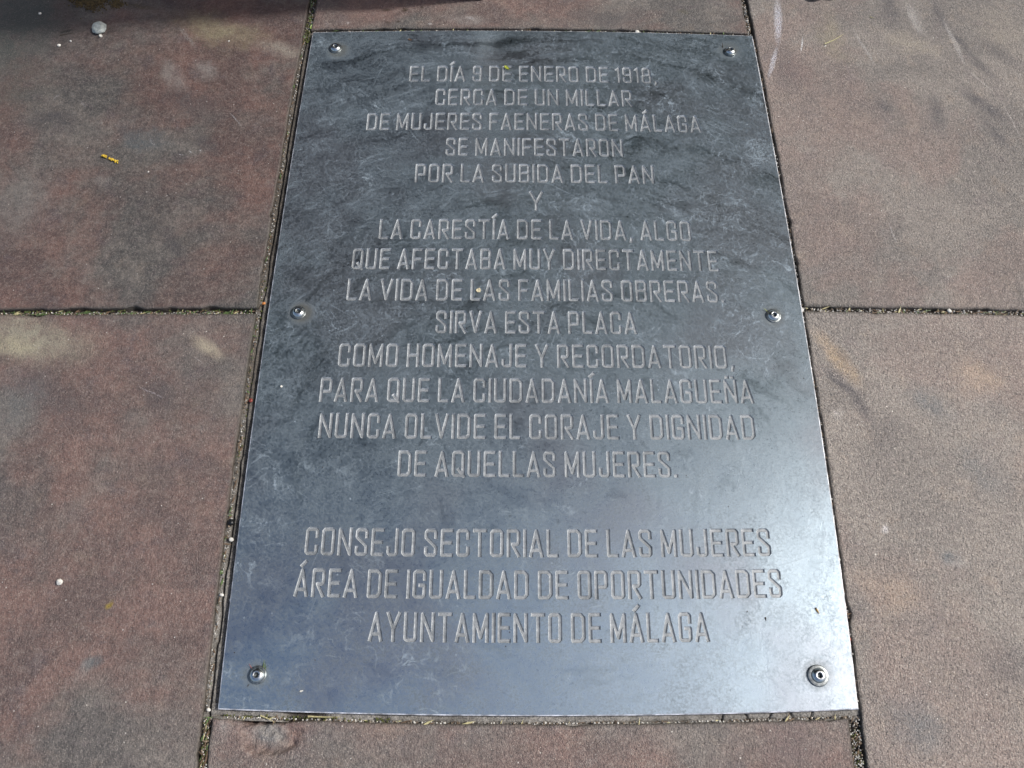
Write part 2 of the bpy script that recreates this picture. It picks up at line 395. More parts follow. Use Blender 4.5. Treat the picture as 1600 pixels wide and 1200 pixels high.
    pocks = k.math('MULTIPLY', k.mr(grain, 0.34, 0.42, 1.0, 0.0), k.mr(cloud2, 0.40, 0.55))
    dark = k.math('MULTIPLY', k.mr(arc, 0.30, 0.44, 1.0, 0.0), top)
    base = k.mix(k.math('ADD', k.math('MULTIPLY', k.mr(cloud, 0.35, 0.65), 0.5), k.math('MULTIPLY', k.mr(cloud2, 0.38, 0.62), 0.5)), PL['a'], PL['b'])
    base = k.mix(k.math('MULTIPLY', dark, 0.7), base, (0.10, 0.14, 0.155))
    base = k.mix(k.mr(k.noise(P, 5, 3), 0.45, 0.62, 0.0, 0.35), base, (0.36, 0.33, 0.36))
    wisp = k.math('MULTIPLY', k.math('MULTIPLY', k.mr(arc2, 0.48, 0.63), k.mr(cloud2, 0.40, 0.56)), k.math('MULTIPLY', k.mr(cloud, 0.38, 0.56, 0.25, 1.0), k.mr(py, 0.1, 0.7, 0.35, 1.0)))
    marks = k.math('MAXIMUM', k.math('MAXIMUM', curl, k.math('MULTIPLY', wisp, 0.66)), k.math('MAXIMUM', k.math('MAXIMUM', k.math('MULTIPLY', sc_, 0.8), k.math('MULTIPLY', flecks, 0.42)), speck))
    base = k.mix(k.math('MULTIPLY', pocks, 0.5), base, (0.12, 0.15, 0.17))
    swirl = k.noise(k.vm('ADD', P, k.vm('SCALE', k.vm('SUBTRACT', k.noise(P, 22, 3, 0.6, col=True), (0.5, 0.5, 0.5)), scale=0.10)), 75, 4, 0.7, 0.8)
    band = k.mr(k.math('ABSOLUTE', k.math('SUBTRACT', swirl, 0.5)), 0.0, 0.06, 1.0, 0.0)
    marks = k.math('MAXIMUM', marks, k.math('MULTIPLY', k.math('MULTIPLY', smear, 1.5), k.math('ADD', 0.12, k.math('MULTIPLY', band, 0.8)), clamp=True))
    dcol = k.mix(marks, PL['dust'], PL['mark'])
    # brownish residue round the fixings
    grime = None
    for (bx, by, rad, st) in FIXGRIME:
        dd = k.vm('LENGTH', k.vm('SUBTRACT', k.vm('ADD', P, k.vm('SCALE', d1, scale=0.012)), (bx, by, 0.002)), out=1)
        g = k.math('MULTIPLY', k.mr(dd, rad * 0.75, rad * 1.7, 1.0, 0.0), st)
        grime = g if grime is None else k.math('MAXIMUM', grime, g)
    cover = k.math('ADD', k.math('MULTIPLY', dust, PL['cover']), k.math('MULTIPLY', marks, 0.55), clamp=True)
    col = k.mix(cover, base, dcol)
    col = k.mix(k.math('MULTIPLY', grime, 0.8), col, (0.10, 0.095, 0.075))
    col = k.mix(dirt, col, (0.03, 0.02, 0.02))
    metal = k.math('MULTIPLY', k.math('SUBTRACT', 1.0, k.math('MULTIPLY', cover, 0.6)), k.math('SUBTRACT', 1.0, k.math('MAXIMUM', k.math('MULTIPLY', grime, 0.6), dirt)))
    rough = k.math('ADD', PL['rough'], k.math('ADD', k.math('MULTIPLY', dust, 0.08), k.math('MULTIPLY', k.mr(micro, 0.3, 0.7), 0.04)))
    nb = k.bump(k.math('ADD', cloud2, k.math('MULTIPLY', micro, 0.12)), 0.0004, 0.3)
    nb = k.bump(k.math('ADD', k.math('MULTIPLY', marks, 0.5), k.math('MULTIPLY', fine, 0.25)), 0.0002, 0.25, normal=nb)
    nb = k.bump(k.noise(P, 4.5, 2, 0.5), 0.0035, 0.5, normal=nb)
    k.set(Base_Color=col, Metallic=metal, Roughness=rough, Normal=nb)
    return k.m

PL = dict(a=(0.43, 0.53, 0.60), b=(0.55, 0.66, 0.73), dust=(0.034, 0.052, 0.068), mark=(0.37, 0.445, 0.50), cover=0.70, rough=0.265)
BOLTS = [(-0.310, 0.9643, 0), (0.3095, 0.9643, 0), (-0.310, 0.4897, 1), (0.3105, 0.4885, 1), (-0.3105, 0.0368, 1), (0.309, 0.0368, 1)]
BXY = [tuple(float(t) for t in wv(x, y)) for x, y, _ in BOLTS]
FIXGRIME = [(BXY[0][0] + 0.004, BXY[0][1] - 0.003, 0.013, 0.9), (BXY[1][0] - 0.001, BXY[1][1] + 0.003, 0.014, 0.7), (BXY[2][0] + 0.003, BXY[2][1] + 0.001, 0.013, 1.0),
            (BXY[3][0], BXY[3][1] - 0.001, 0.012, 0.6), (BXY[4][0] - 0.002, BXY[4][1], 0.012, 0.6), (BXY[5][0], BXY[5][1], 0.012, 0.4)]
SMEARS = [((470, 240), (520, 225), 0.018, 0.55), ((1165, 215), (1208, 262), 0.024, 0.9), ((870, 325), (960, 335), 0.012, 0.6), ((1040, 330), (1085, 345), 0.016, 0.7),
          ((540, 480), (610, 520), 0.02, 0.45), ((720, 225), (830, 245), 0.010, 0.4), ((960, 270), (1100, 240), 0.016, 0.35), ((1165, 520), (1200, 560), 0.022, 0.5),
          ((390, 900), (470, 930), 0.012, 0.4), ((560, 760), (700, 790), 0.014, 0.25)]
RINGS = [((1180, 225), (1192, 245), 0.020, 0.10), ((1165, 520), (1200, 545), 0.030, 0.05), ((1060, 325), (1075, 340), 0.014, 0.14), ((915, 322), (922, 326), 0.006, 0.3),
         ((535, 495), (545, 510), 0.018, 0.08)]
M_PLATE = plate_material()

def letter_material():
    k = NT('engraved groove')
    n = k.noise(k.P, 180, 4, 0.7); n2 = k.noise(k.P, 25, 3, 0.6)
    v = k.vor(k.P, 420, out='Distance')
    c = k.mix(k.mr(n, 0.3, 0.7), LT['a'], LT['b'])
    c = k.mix(k.math('MULTIPLY', k.mr(v, 0.1, 0.3, 1.0, 0.0), k.mr(n2, 0.55, 0.7)), c, (0.05, 0.05, 0.05))
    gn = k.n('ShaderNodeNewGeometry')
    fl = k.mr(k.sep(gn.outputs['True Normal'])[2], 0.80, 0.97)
    c = k.mix(k.math('MULTIPLY', fl, 0.52), c, (0.14, 0.155, 0.165))  # groove floor darkened by its normal: painted shade that leaves the edges bright
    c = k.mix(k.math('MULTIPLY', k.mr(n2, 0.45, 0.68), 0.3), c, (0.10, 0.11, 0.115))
    k.set(Base_Color=c, Metallic=0.35, Roughness=0.5, Normal=k.bump(n, 0.0003, 0.5))
    return k.m
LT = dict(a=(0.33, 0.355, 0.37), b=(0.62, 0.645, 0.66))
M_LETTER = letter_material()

def mortar_material():
    k = NT('joint mortar')
    P = k.P
    n = k.noise(P, 60, 6, 0.7); n2 = k.noise(P, 14, 4, 0.6); g = k.noise(P, 520, 3, 0.7)
    a = k.n('ShaderNodeAttribute'); a.attribute_name = 'pale'
    c = k.mix(k.mr(n, 0.3, 0.7), (0.035, 0.029, 0.022), (0.125, 0.105, 0.085))
    p = k.mix(k.mr(n, 0.3, 0.7), (0.17, 0.16, 0.14), (0.38, 0.36, 0.33))
    c = k.mix(a.outputs['Fac'], c, p)
    c = k.mix(k.mr(n2, 0.58, 0.75, 0.0, 0.5), c, (0.07, 0.075, 0.04))
    c = k.mix(k.mr(g, 0.3, 0.6, 0.65, 0.0), c, (0.018, 0.015, 0.012))
    c = k.mix(k.mr(g, 0.62, 0.75, 0.0, 0.5), c, (0.5, 0.48, 0.44))
    k.set(Base_Color=c, Roughness=0.9, Normal=k.bump(k.math('ADD', g, n), 0.002, 0.8))
    return k.m
M_MORTAR = mortar_material()
M_BOLT = simple('zinc bolt steel', (0.60, 0.63, 0.63), 0.26, 1.0, 0.15, 400)
M_WASH = simple('dull zinc washer', (0.24, 0.26, 0.26), 0.34, 0.9, 0.4, 300)
M_SOCK = simple('dark bolt socket', (0.10, 0.11, 0.11), 0.5, 0.6, 0.3, 500)

# ------------------------------------------------------------------ paving
pavement = tag(empty('pavement'), 'reddish grey stained concrete slab pavement round the metal plaque', kind='structure')

def axis(a, b, va, vb, step, coarse=0.03):
    """grid lines from a to b, fine inside the visible span va..vb, finer towards both ends"""
    e = [0, .0005, .0011, .0019, .003, .0045, .0065]
    out = [a + t for t in e] + [b - t for t in e]
    x = a + 0.0065
    while x < b - 0.0065:
        out.append(x)
        x += step if va - 0.03 < x < vb + 0.03 else coarse
    return np.array(sorted(set(round(float(t), 5) for t in out)))

def slab(x0, x1, y0, y1, redness, sandy_sheen, step=0.004, seed=0, dz=0.0, crater=None, tilt=(0, 0)):
    xs = axis(x0, x1, -0.96, 0.90, step); ys = axis(y0, y1, -0.09, 1.17, step)
    X, Y = np.meshgrid(xs, ys, indexing='ij')
    de = np.minimum(np.minimum(X - x0, x1 - X), np.minimum(Y - y0, y1 - Y))
    w = np.clip(1 - de / 0.02, 0, 1)
    # uneven, slightly chipped arrises
    ch = np.clip(fbm(X, Y, 28, 4, seed + 3) - 0.26, 0, 1) * 0.011
    jx = fbm(X, Y, 50, 5, seed) * 0.0014; jy = fbm(X, Y, 50, 5, seed + 9) * 0.0014
    sx = np.where(X - x0 < x1 - X, 1, -1); sy = np.where(Y - y0 < y1 - Y, 1, -1)
    nx_ = np.clip(1 - np.minimum(X - x0, x1 - X) / 0.02, 0, 1); ny_ = np.clip(1 - np.minimum(Y - y0, y1 - Y) / 0.02, 0, 1)
    XX = X + nx_ * (jx + sx * ch); YY = Y + ny_ * (jy + sy * ch)
    r = 0.0026
    dd = np.clip(de, 0, r)
    Z = -(r - np.sqrt(np.maximum(r * r - (r - dd) ** 2, 0))) * 0.9
    Z = Z + fbm(X, Y, 5, 3, seed + 5) * 0.0006 + fbm(X, Y, 45, 4, seed + 6) * 0.00028 - ch * 0.25 * w
    Z = Z + dz + tilt[0] * (X - (x0 + x1) / 2) + tilt[1] * (Y - (y0 + y1) / 2)
    if crater:
        for cx, cy, rx, ry, dep in crater:
            rr = np.sqrt(((X - cx) / rx) ** 2 + ((Y - cy) / ry) ** 2) + fbm(X, Y, 70, 3, seed + 21) * 0.35
            m = np.clip((1.12 - rr) / 0.3, 0, 1); m = m * m * (3 - 2 * m)
            Z = Z + m * (-dep + fbm(X, Y, 150, 4, seed + 22) * dep * 1.1)
    # turn the rim down into the joint
    GX, GY = wv(XX, YY)
    pad = lambda A: np.pad(A, 1, mode='edge')
    GX, GY, Z = pad(GX), pad(GY), pad(Z)
    edge = np.pad(np.clip(1 - de / 0.0045, 0, 1), 1, mode='edge')
    Z[0, :] = Z[-1, :] = -0.035; Z[:, 0] = Z[:, -1] = -0.035
    st, sc_ = marks_in(STAINS_SHADE, x0, x1, y0, y1), marks_in(SCRATCH, x0, x1, y0, y1)
    mt = slab_material(st, sc_) if st or sc_ else M_SLAB
    o = grid_obj('paving_slab', GX, GY, Z, mt, pavement)
    at_ = o.data.attributes.new('edge', 'FLOAT', 'POINT')
    at_.data.foreach_set('value', edge.ravel().astype(np.float32))
    o.color = (redness, sandy_sheen, 0, 1)
    return o

cr = at(418, 1148)
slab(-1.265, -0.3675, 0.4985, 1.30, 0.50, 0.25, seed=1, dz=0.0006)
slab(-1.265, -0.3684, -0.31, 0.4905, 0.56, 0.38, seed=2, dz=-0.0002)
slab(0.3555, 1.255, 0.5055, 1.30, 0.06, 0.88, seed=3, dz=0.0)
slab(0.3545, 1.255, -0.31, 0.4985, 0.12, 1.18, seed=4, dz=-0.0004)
slab(-0.3555, 0.3455, 1.0095, 1.80, 0.45, 0.42, seed=5, dz=0.0004)
slab(-0.3580, 0.3400, -0.80, -0.0095, 0.60, 0.60, step=0.002, seed=6, dz=-0.0006,
     crater=[(cr[0], cr[1] - 0.004, 0.034, 0.020, 0.0040), (cr[0] - 0.035, cr[1] + 0.012, 0.014, 0.007, 0.0018), (cr[0] - 0.004, cr[1] + 0.017, 0.040, 0.009, 0.009)])
# the rest of the pavement, out of the frame
k_ = 20
for (x0, x1) in ((-2.17, -1.272), (-1.265, -0.3665), (-0.3575, 0.343), (0.3555, 1.255), (1.262, 2.16)):
    for (y0, y1) in ((-1.12, -0.317), (1.307, 2.10), (-0.31, 0.4905), (0.4985, 1.30)):
        if x1 < 0.36 and x0 > -0.4: continue
        if (y0 == -0.31 or y0 == 0.4985) and -1.3 < x0 < 1.26: continue
        slab(x0, x1, y0, y1, random.uniform(.3, .7), random.uniform(.3, .9), 0.03, seed=k_); k_ += 1
slab(-0.3575, 0.343, 1.807, 2.60, 0.5, 0.6, 0.03, seed=50)
slab(-0.3575, 0.343, -1.60, -0.807, 0.5, 0.6, 0.03, seed=51)
far = simple('far paving', (0.21, 0.17, 0.15), 0.75, 0, 0.25, 4, 0.0)
tag(obj('ground', [(-600, -600, -0.04), (600, -600, -0.04), (600, 600, -0.04), (-600, 600, -0.04)], [(0, 1, 2, 3)], far), kind='structure')

# ------------------------------------------------------------------ mortar in the joints
def mortar(x0, x1, y0, y1, prof, seed, step=0.0013):
    nx = max(4, int((x1 - x0) / step)); ny = max(4, int((y1 - y0) / step))
    X, Y = np.meshgrid(np.linspace(x0, x1, nx), np.linspace(y0, y1, ny), indexing='ij')
    z, pale = prof(X, Y, seed)
    GX, GY = wv(X, Y)
    o = grid_obj('joint_mortar', GX, GY, z, M_MORTAR, pavement)
    a = o.data.attributes.new('pale', 'FLOAT', 'POINT')
    a.data.foreach_set('value', np.clip(pale, 0, 1).ravel().astype(np.float32))
    return o
def prof_left(X, Y, s):           # bedding strip between the left slabs and the plate, with a crack along the slabs
    crack = -0.3618 + fbm(Y, Y * 0 + s, 22, 4, s) * 0.0018
    gone = np.clip((fbm(Y, Y * 0, 5, 2, s + 3) + 0.05) * 6, 0, 1)
    c = np.clip(1 - np.abs(X - crack) / 0.0017, 0, 1) * (0.5 + 0.5 * gone)
    z = -0.0072 + np.clip(-0.353 - X, 0, 0.006) * 0.5 + fbm(X, Y, 90, 4, s) * 0.0022 + fbm(X, Y, 14, 3, s + 4) * 0.0020 - c * 0.009
    z = np.where(X < crack, z - 0.001 + fbm(X, Y, 260, 2, s + 8) * 0.0012, z)
    pale = np.clip(0.92 - Y * 1.25 + fbm(X, Y, 10, 3, s + 5) * 0.5, 0.12, 1) * (1 - c)
    return z, pale
def prof_joint(X, Y, s):
    z = -0.0105 + fbm(X, Y, 80, 4, s) * 0.0030 + fbm(X, Y, 300, 2, s + 4) * 0.001
    return z, np.clip(fbm(X, Y, 30, 3, s + 5) * 0.8, 0, 1)
def prof_bottom(X, Y, s):
    cracks = np.zeros_like(X)
    for cx, sl_ in ((0.200, 0.3), (0.226, -0.4), (0.252, 0.7), (0.277, -0.2), (0.300, 0.5)):
        cracks = np.maximum(cracks, np.clip(1 - np.abs(X - cx - (Y + 0.004) * sl_ + fbm(Y, Y * 0 + cx, 300, 2, s) * 0.002) / 0.0011, 0, 1))
    c2 = np.clip(1 - np.abs(Y + 0.0078 - fbm(X, X * 0, 60, 3, s + 1) * 0.0014) / 0.001, 0, 1)
    hole = np.clip((0.0 - fbm(X, X * 0, 9, 2, s + 12) - 0.12) * 9, 0, 1) * (X < 0.1)
    z = -0.0040 + fbm(X, Y, 90, 4, s) * 0.0013 - (cracks + 0.6 * c2) * 0.007 - hole * 0.005
    return z, np.clip(0.95 - hole + fbm(X, Y, 40, 3, s) * 0.5, 0, 1) * (1 - np.maximum(cracks, c2))
mortar(-0.3700, -0.3420, -0.012, 1.012, prof_left, 3)
mortar(-0.3700, -0.3520, 1.008, 1.31, prof_joint, 5)
mortar(-0.3700, -0.3540, -0.31, -0.010, prof_joint, 6)
mortar(0.3440, 0.3585, -0.012, 1.012, prof_joint, 7)
mortar(0.3430, 0.3585, 1.008, 1.31, prof_joint, 8)
mortar(0.3380, 0.3570, -0.31, -0.010, prof_joint, 9)
mortar(-0.3600, 0.3560, -0.0115, 0.006, prof_bottom, 10)
mortar(-0.3600, 0.3560, 0.994, 1.012, prof_joint, 11)
mortar(-0.95, -0.3600, 0.4880, 0.5010, prof_joint, 12)
mortar(0.3550, 0.90, 0.4960, 0.5080, prof_joint, 13)

# ------------------------------------------------------------------ the plaque
GL = {}
def G(ch, w, *paths): GL[ch] = (w, paths)
c = 0.07
G('E', .40, [(.40, 1), (0, 1), (0, 0), (.40, 0)], [(0, .50), (.36, .50)])
G('F', .38, [(.38, 1), (0, 1), (0, 0)], [(0, .48), (.34, .48)])
G('L', .36, [(0, 1), (0, 0), (.36, 0)])
G('D', .47, [(0, 0), (0, 1), (.35, 1), (.47, 1 - .12), (.47, .12), (.35, 0), (0, 0)])
G('I', .0, [(0, 0), (0, 1)])
G('A', .47, [(0, 0), (.235, 1), (.47, 0)], [(.06, .22), (.41, .22)])
G('N', .47, [(0, 0), (0, 1), (.47, 0), (.47, 1)])
G('M', .54, [(0, 0), (0, 1), (.27, .12), (.54, 1), (.54, 0)])
G('R', .43, [(0, 0), (0, 1), (.43 - c, 1), (.43, 1 - c), (.43, .52), (.37, .45), (.17, .45), (.43, 0)])
G('P', .43, [(0, 0), (0, 1), (.43 - c, 1), (.43, 1 - c), (.43, .47), (.37, .41), (.14, .41)])
G('O', .44, [(c, 0), (0, c), (0, 1 - c), (c, 1), (.44 - c, 1), (.44, 1 - c), (.44, c), (.44 - c, 0), (c, 0)])
G('Q', .44, [(c, 0), (0, c), (0, 1 - c), (c, 1), (.44 - c, 1), (.44, 1 - c), (.44, c), (.44 - c, 0), (c, 0)], [(.24, .24), (.47, -.03)])
G('U', .44, [(0, 1), (0, c), (c, 0), (.44 - c, 0), (.44, c), (.44, 1)])
G('J', .36, [(0, .27), (0, c), (c, 0), (.36 - c, 0), (.36, c), (.36, 1)])
G('C', .43, [(.43, .70), (.43, 1 - c), (.43 - c, 1), (c, 1), (0, 1 - c), (0, c), (c, 0), (.43 - c, 0), (.43, c), (.43, .28)])
G('G', .43, [(.43, .70), (.43, 1 - c), (.43 - c, 1), (c, 1), (0, 1 - c), (0, c), (c, 0), (.43 - c, 0), (.43, c), (.43, .45), (.25, .45)])
G('S', .42, [(.42, .72), (.42, 1 - c), (.42 - c, 1), (c, 1), (0, 1 - c), (0, .70), (.42, .32), (.42, c), (.42 - c, 0), (c, 0), (0, c), (0, .26)])
G('T', .46, [(0, 1), (.46, 1)], [(.23, 1), (.23, 0)])
G('Y', .48, [(0, 1), (.24, .40), (.48, 1)], [(.24, .40), (.24, 0)])
G('V', .48, [(0, 1), (.24, 0), (.48, 1)])
G('H', .44, [(0, 0), (0, 1)], [(.44, 0), (.44, 1)], [(0, .5), (.44, .5)])
G('B', .43, [(0, 0), (0, 1), (.43 - c, 1), (.43, 1 - c), (.43, .60), (.36, .52), (.43, .44), (.43, c), (.43 - c, 0), (0, 0)], [(.12, .52), (.36, .52)])
G('9', .40, [(0, .27), (0, c), (c, 0), (.40 - c, 0), (.40, c), (.40, 1 - c), (.40 - c, 1), (c, 1), (0, 1 - c), (0, .56), (c, .50), (.40, .50)])
G('8', .42, [(c, 0), (0, c), (0, .45), (.07, .52), (.03, .60), (.03, 1 - c), (.03 + c, 1), (.39 - c, 1), (.39, 1 - c), (.39, .60), (.35, .52), (.42, .45), (.42, c), (.42 - c, 0), (c, 0)], [(.07, .52), (.35, .52)])
G('1', .14, [(0, .86), (.14, 1), (.14, 0)])
G('.', .05, [(0.0, -.0), (.05, -.0)])
G(',', .08, [(.05, .02), (.0, -.15)])
ACC = {'Í': ('I', [[(-.05, 1.17), (.10, 1.32)]]), 'Á': ('A', [[(.19, 1.17), (.34, 1.32)]]),
       'Ñ': ('N', [[(.085, 1.17), (.135, 1.17)], [(.335, 1.17), (.385, 1.17)]])}
HW, HI, CAPH = 0.067, 0.041, 0.0334
LINES = [('EL DÍA 9 DE ENERO DE 1918,', .1899), ('CERCA DE UN MILLAR', .1478), ('DE MUJERES FAENERAS DE MÁLAGA', .2473), ('SE MANIFESTARON', .1284),
         ('POR LA SUBIDA DEL PAN', .1699), ('Y', .0), ('LA CARESTÍA DE LA VIDA, ALGO', .2138), ('QUE AFECTABA MUY DIRECTAMENTE', .2466),
         ('LA VIDA DE LAS FAMILIAS OBRERAS.', .2492), ('SIRVA ESTA PLACA', .1299), ('COMO HOMENAJE Y RECORDATORIO,', .2518), ('PARA QUE LA CIUDADANÍA MALAGUEÑA', .2709),
         ('NUNCA OLVIDE EL CORAJE Y DIGNIDAD', .2676), ('DE AQUELLAS MUJERES.', .1676), None, ('CONSEJO SECTORIAL DE LAS MUJERES', .2703),
         ('ÁREA DE IGUALDAD DE OPORTUNIDADES', .2783), ('AYUNTAMIENTO DE MÁLAGA', .1900)]
GAP, SPACE = 0.105, 0.35

def glyph(ch):
    if ch in ACC:
        b, extra = ACC[ch]; w, p = GL[b]; return w, list(p) + extra
    w, p = GL[ch]; return w, list(p)

def strokes(ch, ox, oy, sx, sy):
    """convex pieces of a letter at both widths, and the data that give the groove its depth"""
    w, paths = glyph(ch)
    outer, inner, segs, discs = [], [], [], []
    hw, hi = HW * sy, HI * sy
    for path in paths:
        pts = [Vector((ox + (x + 0) * sx, oy + HW * sy + y * (sy * (1 - 2 * HW)))) for x, y in path]
        closed = (pts[0] - pts[-1]).length < 1e-6
        n = len(pts)
        for i in range(n - 1):
            a, b = pts[i], pts[i + 1]; d = (b - a).normalized(); nrm = Vector((-d.y, d.x))
            fa = (i == 0 and not closed); fb = (i == n - 2 and not closed)
            ea = hw if fa else 0; eb = hw if fb else 0          # free ends run on to the full letter height
            ia = (hi if fa else 0); ib = (hi if fb else 0)
            A, B = a - d * ea, b + d * eb
            outer.append([A + nrm * hw, A - nrm * hw, B - nrm * hw, B + nrm * hw])
            A2, B2 = a - d * ia, b + d * ib
            inner.append([A2 + nrm * hi, A2 - nrm * hi, B2 - nrm * hi, B2 + nrm * hi])
            segs.append((A2, B2, d, nrm))
            if i > 0 or closed:
                for rad, lst in ((hw, outer), (hi, inner)):
                    lst.append([a + Vector((math.cos(t), math.sin(t))) * rad for t in [(j + .5) * math.pi / 4 for j in range(8)]])
                discs.append(a)
    return outer, inner, segs, discs, hw, hi

def depth_at(p, L):
    segs, discs, hw, hi = L
    best = 0.0
    for A, B, d, nrm in segs:
        v = p - A; l = (B - A).length
        u = v.dot(d); e = max(abs(v.dot(nrm)) - hi, -u, u - l)
        best = max(best, min(1.0, 1 - e / (hw - hi)))
        if best >= .999: return 1.0
    for a in discs:
        e = (p - a).length - hi * 0.98
        best = max(best, min(1.0, 1 - e / (hw * 0.93 - hi)))
    return max(0.0, best)

letters = []
for li, ln in enumerate(LINES):
    if ln is None: continue
    txt, half = ln
    yb = 0.8922 - 0.04800 * li
    nat = 0.0; n = len(txt)
    for i, ch in enumerate(txt):
        if ch == ' ': nat += SPACE - GAP; continue
        nat += glyph(ch)[0] + 2 * HW + (GAP if i < n - 1 else 0)
    sx = CAPH if half == 0 else 2 * half / nat
    x = 0.0015 - nat * sx / 2 if half == 0 else -half
    for i, ch in enumerate(txt):
        if ch == ' ': x += (SPACE - GAP) * sx; continue
        ow = (glyph(ch)[0] + 2 * HW) * sx
        hwx = HW * CAPH
        # keep the stroke width even though the advance is fitted
        w0 = glyph(ch)[0]
        gsx = (ow - 2 * hwx) / w0 if w0 > 0.02 else sx
        letters.append((ch, li, x + hwx, yb, gsx, CAPH))
        x += ow + GAP * sx
SC = 10.0
vin, fin, own = [], [], []
info = []
PW, PH = 0.35, 1.0013
ring = []
def addpt(v): vin.append(Vector((v[0] * SC, v[1] * SC))); return len(vin) - 1
nb_ = 24
for i in range(nb_): ring.append(addpt((-PW + 2 * PW * i / nb_, 0)))
for i in range(nb_): ring.append(addpt((PW, PH * i / nb_)))
for i in range(nb_): ring.append(addpt((PW - 2 * PW * i / nb_, PH)))
for i in range(nb_): ring.append(addpt((-PW, PH - PH * i / nb_)))
fin.append(ring); own.append(-1)
for gx in np.arange(-0.30, 0.31, 0.06):
    for gy in np.arange(0.03, 0.99, 0.06): addpt((gx + 0.00013, gy + 0.00017))
for q, (ch, li, x, y, sx, sy) in enumerate(letters):
    o_, i_, segs, discs, hw, hi = strokes(ch, x, y, sx, sy)
    info.append((segs, discs, hw, hi))
    for poly in o_ + i_:
        area = sum(poly[j].x * poly[(j + 1) % len(poly)].y - poly[(j + 1) % len(poly)].x * poly[j].y for j in range(len(poly)))
        if area < 0: poly = poly[::-1]
        fin.append([addpt(v) for v in poly]); own.append(q)
vo, eo, fo, _, _, of = delaunay_2d_cdt(vin, [], fin, 0, 2e-6)
V2 = [Vector((v.x / SC, v.y / SC)) for v in vo]
top_f, lf = [], {}
for f, src in zip(fo, of):
    if not src: continue
    if len(f) == 3:
        a, b, d = (V2[t] for t in f)
        if (b - a).cross(d - a) < 0: f = f[::-1]
    q = max(own[s] for s in src)
    if q < 0: top_f.append(f)
    else: lf.setdefault(q, []).append(f)
XW, YW = wv([v.x for v in V2], [v.y for v in V2])
TOP = 0.0022
def submesh(faces, zf):
    idx = {}; vs = []; fs = []
    for f in faces:
        g = []
        for t in f:
            if t not in idx:
                idx[t] = len(vs); vs.append((XW[t], YW[t], zf(t)))
            g.append(idx[t])
        fs.append(g)
    return vs, fs
plaque = tag(empty('plaque', (0, 0.5, 0)), 'dark grey engraved steel plaque with Spanish text bolted into the red pavement', 'plaque')
plaque.location = (0, 0, 0)
vs, fs = submesh(top_f, lambda t: TOP)
obj('plate', vs, fs, M_PLATE, plaque)
# rim of the plate: a small arris and the sides
def rimpts(inset, z):
    r_ = []
    for i in range(nb_): r_.append((-PW - inset + 2 * (PW + inset) * i / nb_, -inset, z))
    for i in range(nb_): r_.append((PW + inset, -inset + (PH + 2 * inset) * i / nb_, z))
    for i in range(nb_): r_.append((PW + inset - 2 * (PW + inset) * i / nb_, PH + inset, z))
    for i in range(nb_): r_.append((-PW - inset, PH + inset - (PH + 2 * inset) * i / nb_, z))
    a, b = wv([p[0] for p in r_], [p[1] for p in r_])
    return [(a[i], b[i], p[2]) for i, p in enumerate(r_)]
M_RIM = simple('cut plate edge', (0.60, 0.61, 0.64), 0.4, 0.35, 0.55, 90)
N = 4 * nb_
rv = rimpts(0, TOP) + rimpts(0.0011, TOP - 0.0005) + rimpts(0.0011, -0.0022)
rf = [(k * N + i, (k + 1) * N + i, (k + 1) * N + (i + 1) % N, k * N + (i + 1) % N) for k in range(2) for i in range(N)]
obj('plate_edge', rv, rf, M_RIM, plaque)
DEPTH = 0.0018
order = sorted(range(len(letters)), key=lambda q: letters[q][3])      # nearest to the camera first
single = set(order[:300])
rest_v, rest_f = [], []
for q in range(len(letters)):
    L = info[q]
    vs, fs = submesh(lf.get(q, []), lambda t: TOP - DEPTH * depth_at(V2[t], L))
    if q in single:
        cx = sum(v[0] for v in vs) / len(vs); cy = sum(v[1] for v in vs) / len(vs)
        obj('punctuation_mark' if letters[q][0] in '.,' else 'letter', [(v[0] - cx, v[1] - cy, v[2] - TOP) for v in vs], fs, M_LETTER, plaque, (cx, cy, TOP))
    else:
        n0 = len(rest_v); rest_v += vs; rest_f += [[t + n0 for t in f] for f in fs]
tag(obj('lettering', rest_v, rest_f, M_LETTER, plaque), kind='stuff')

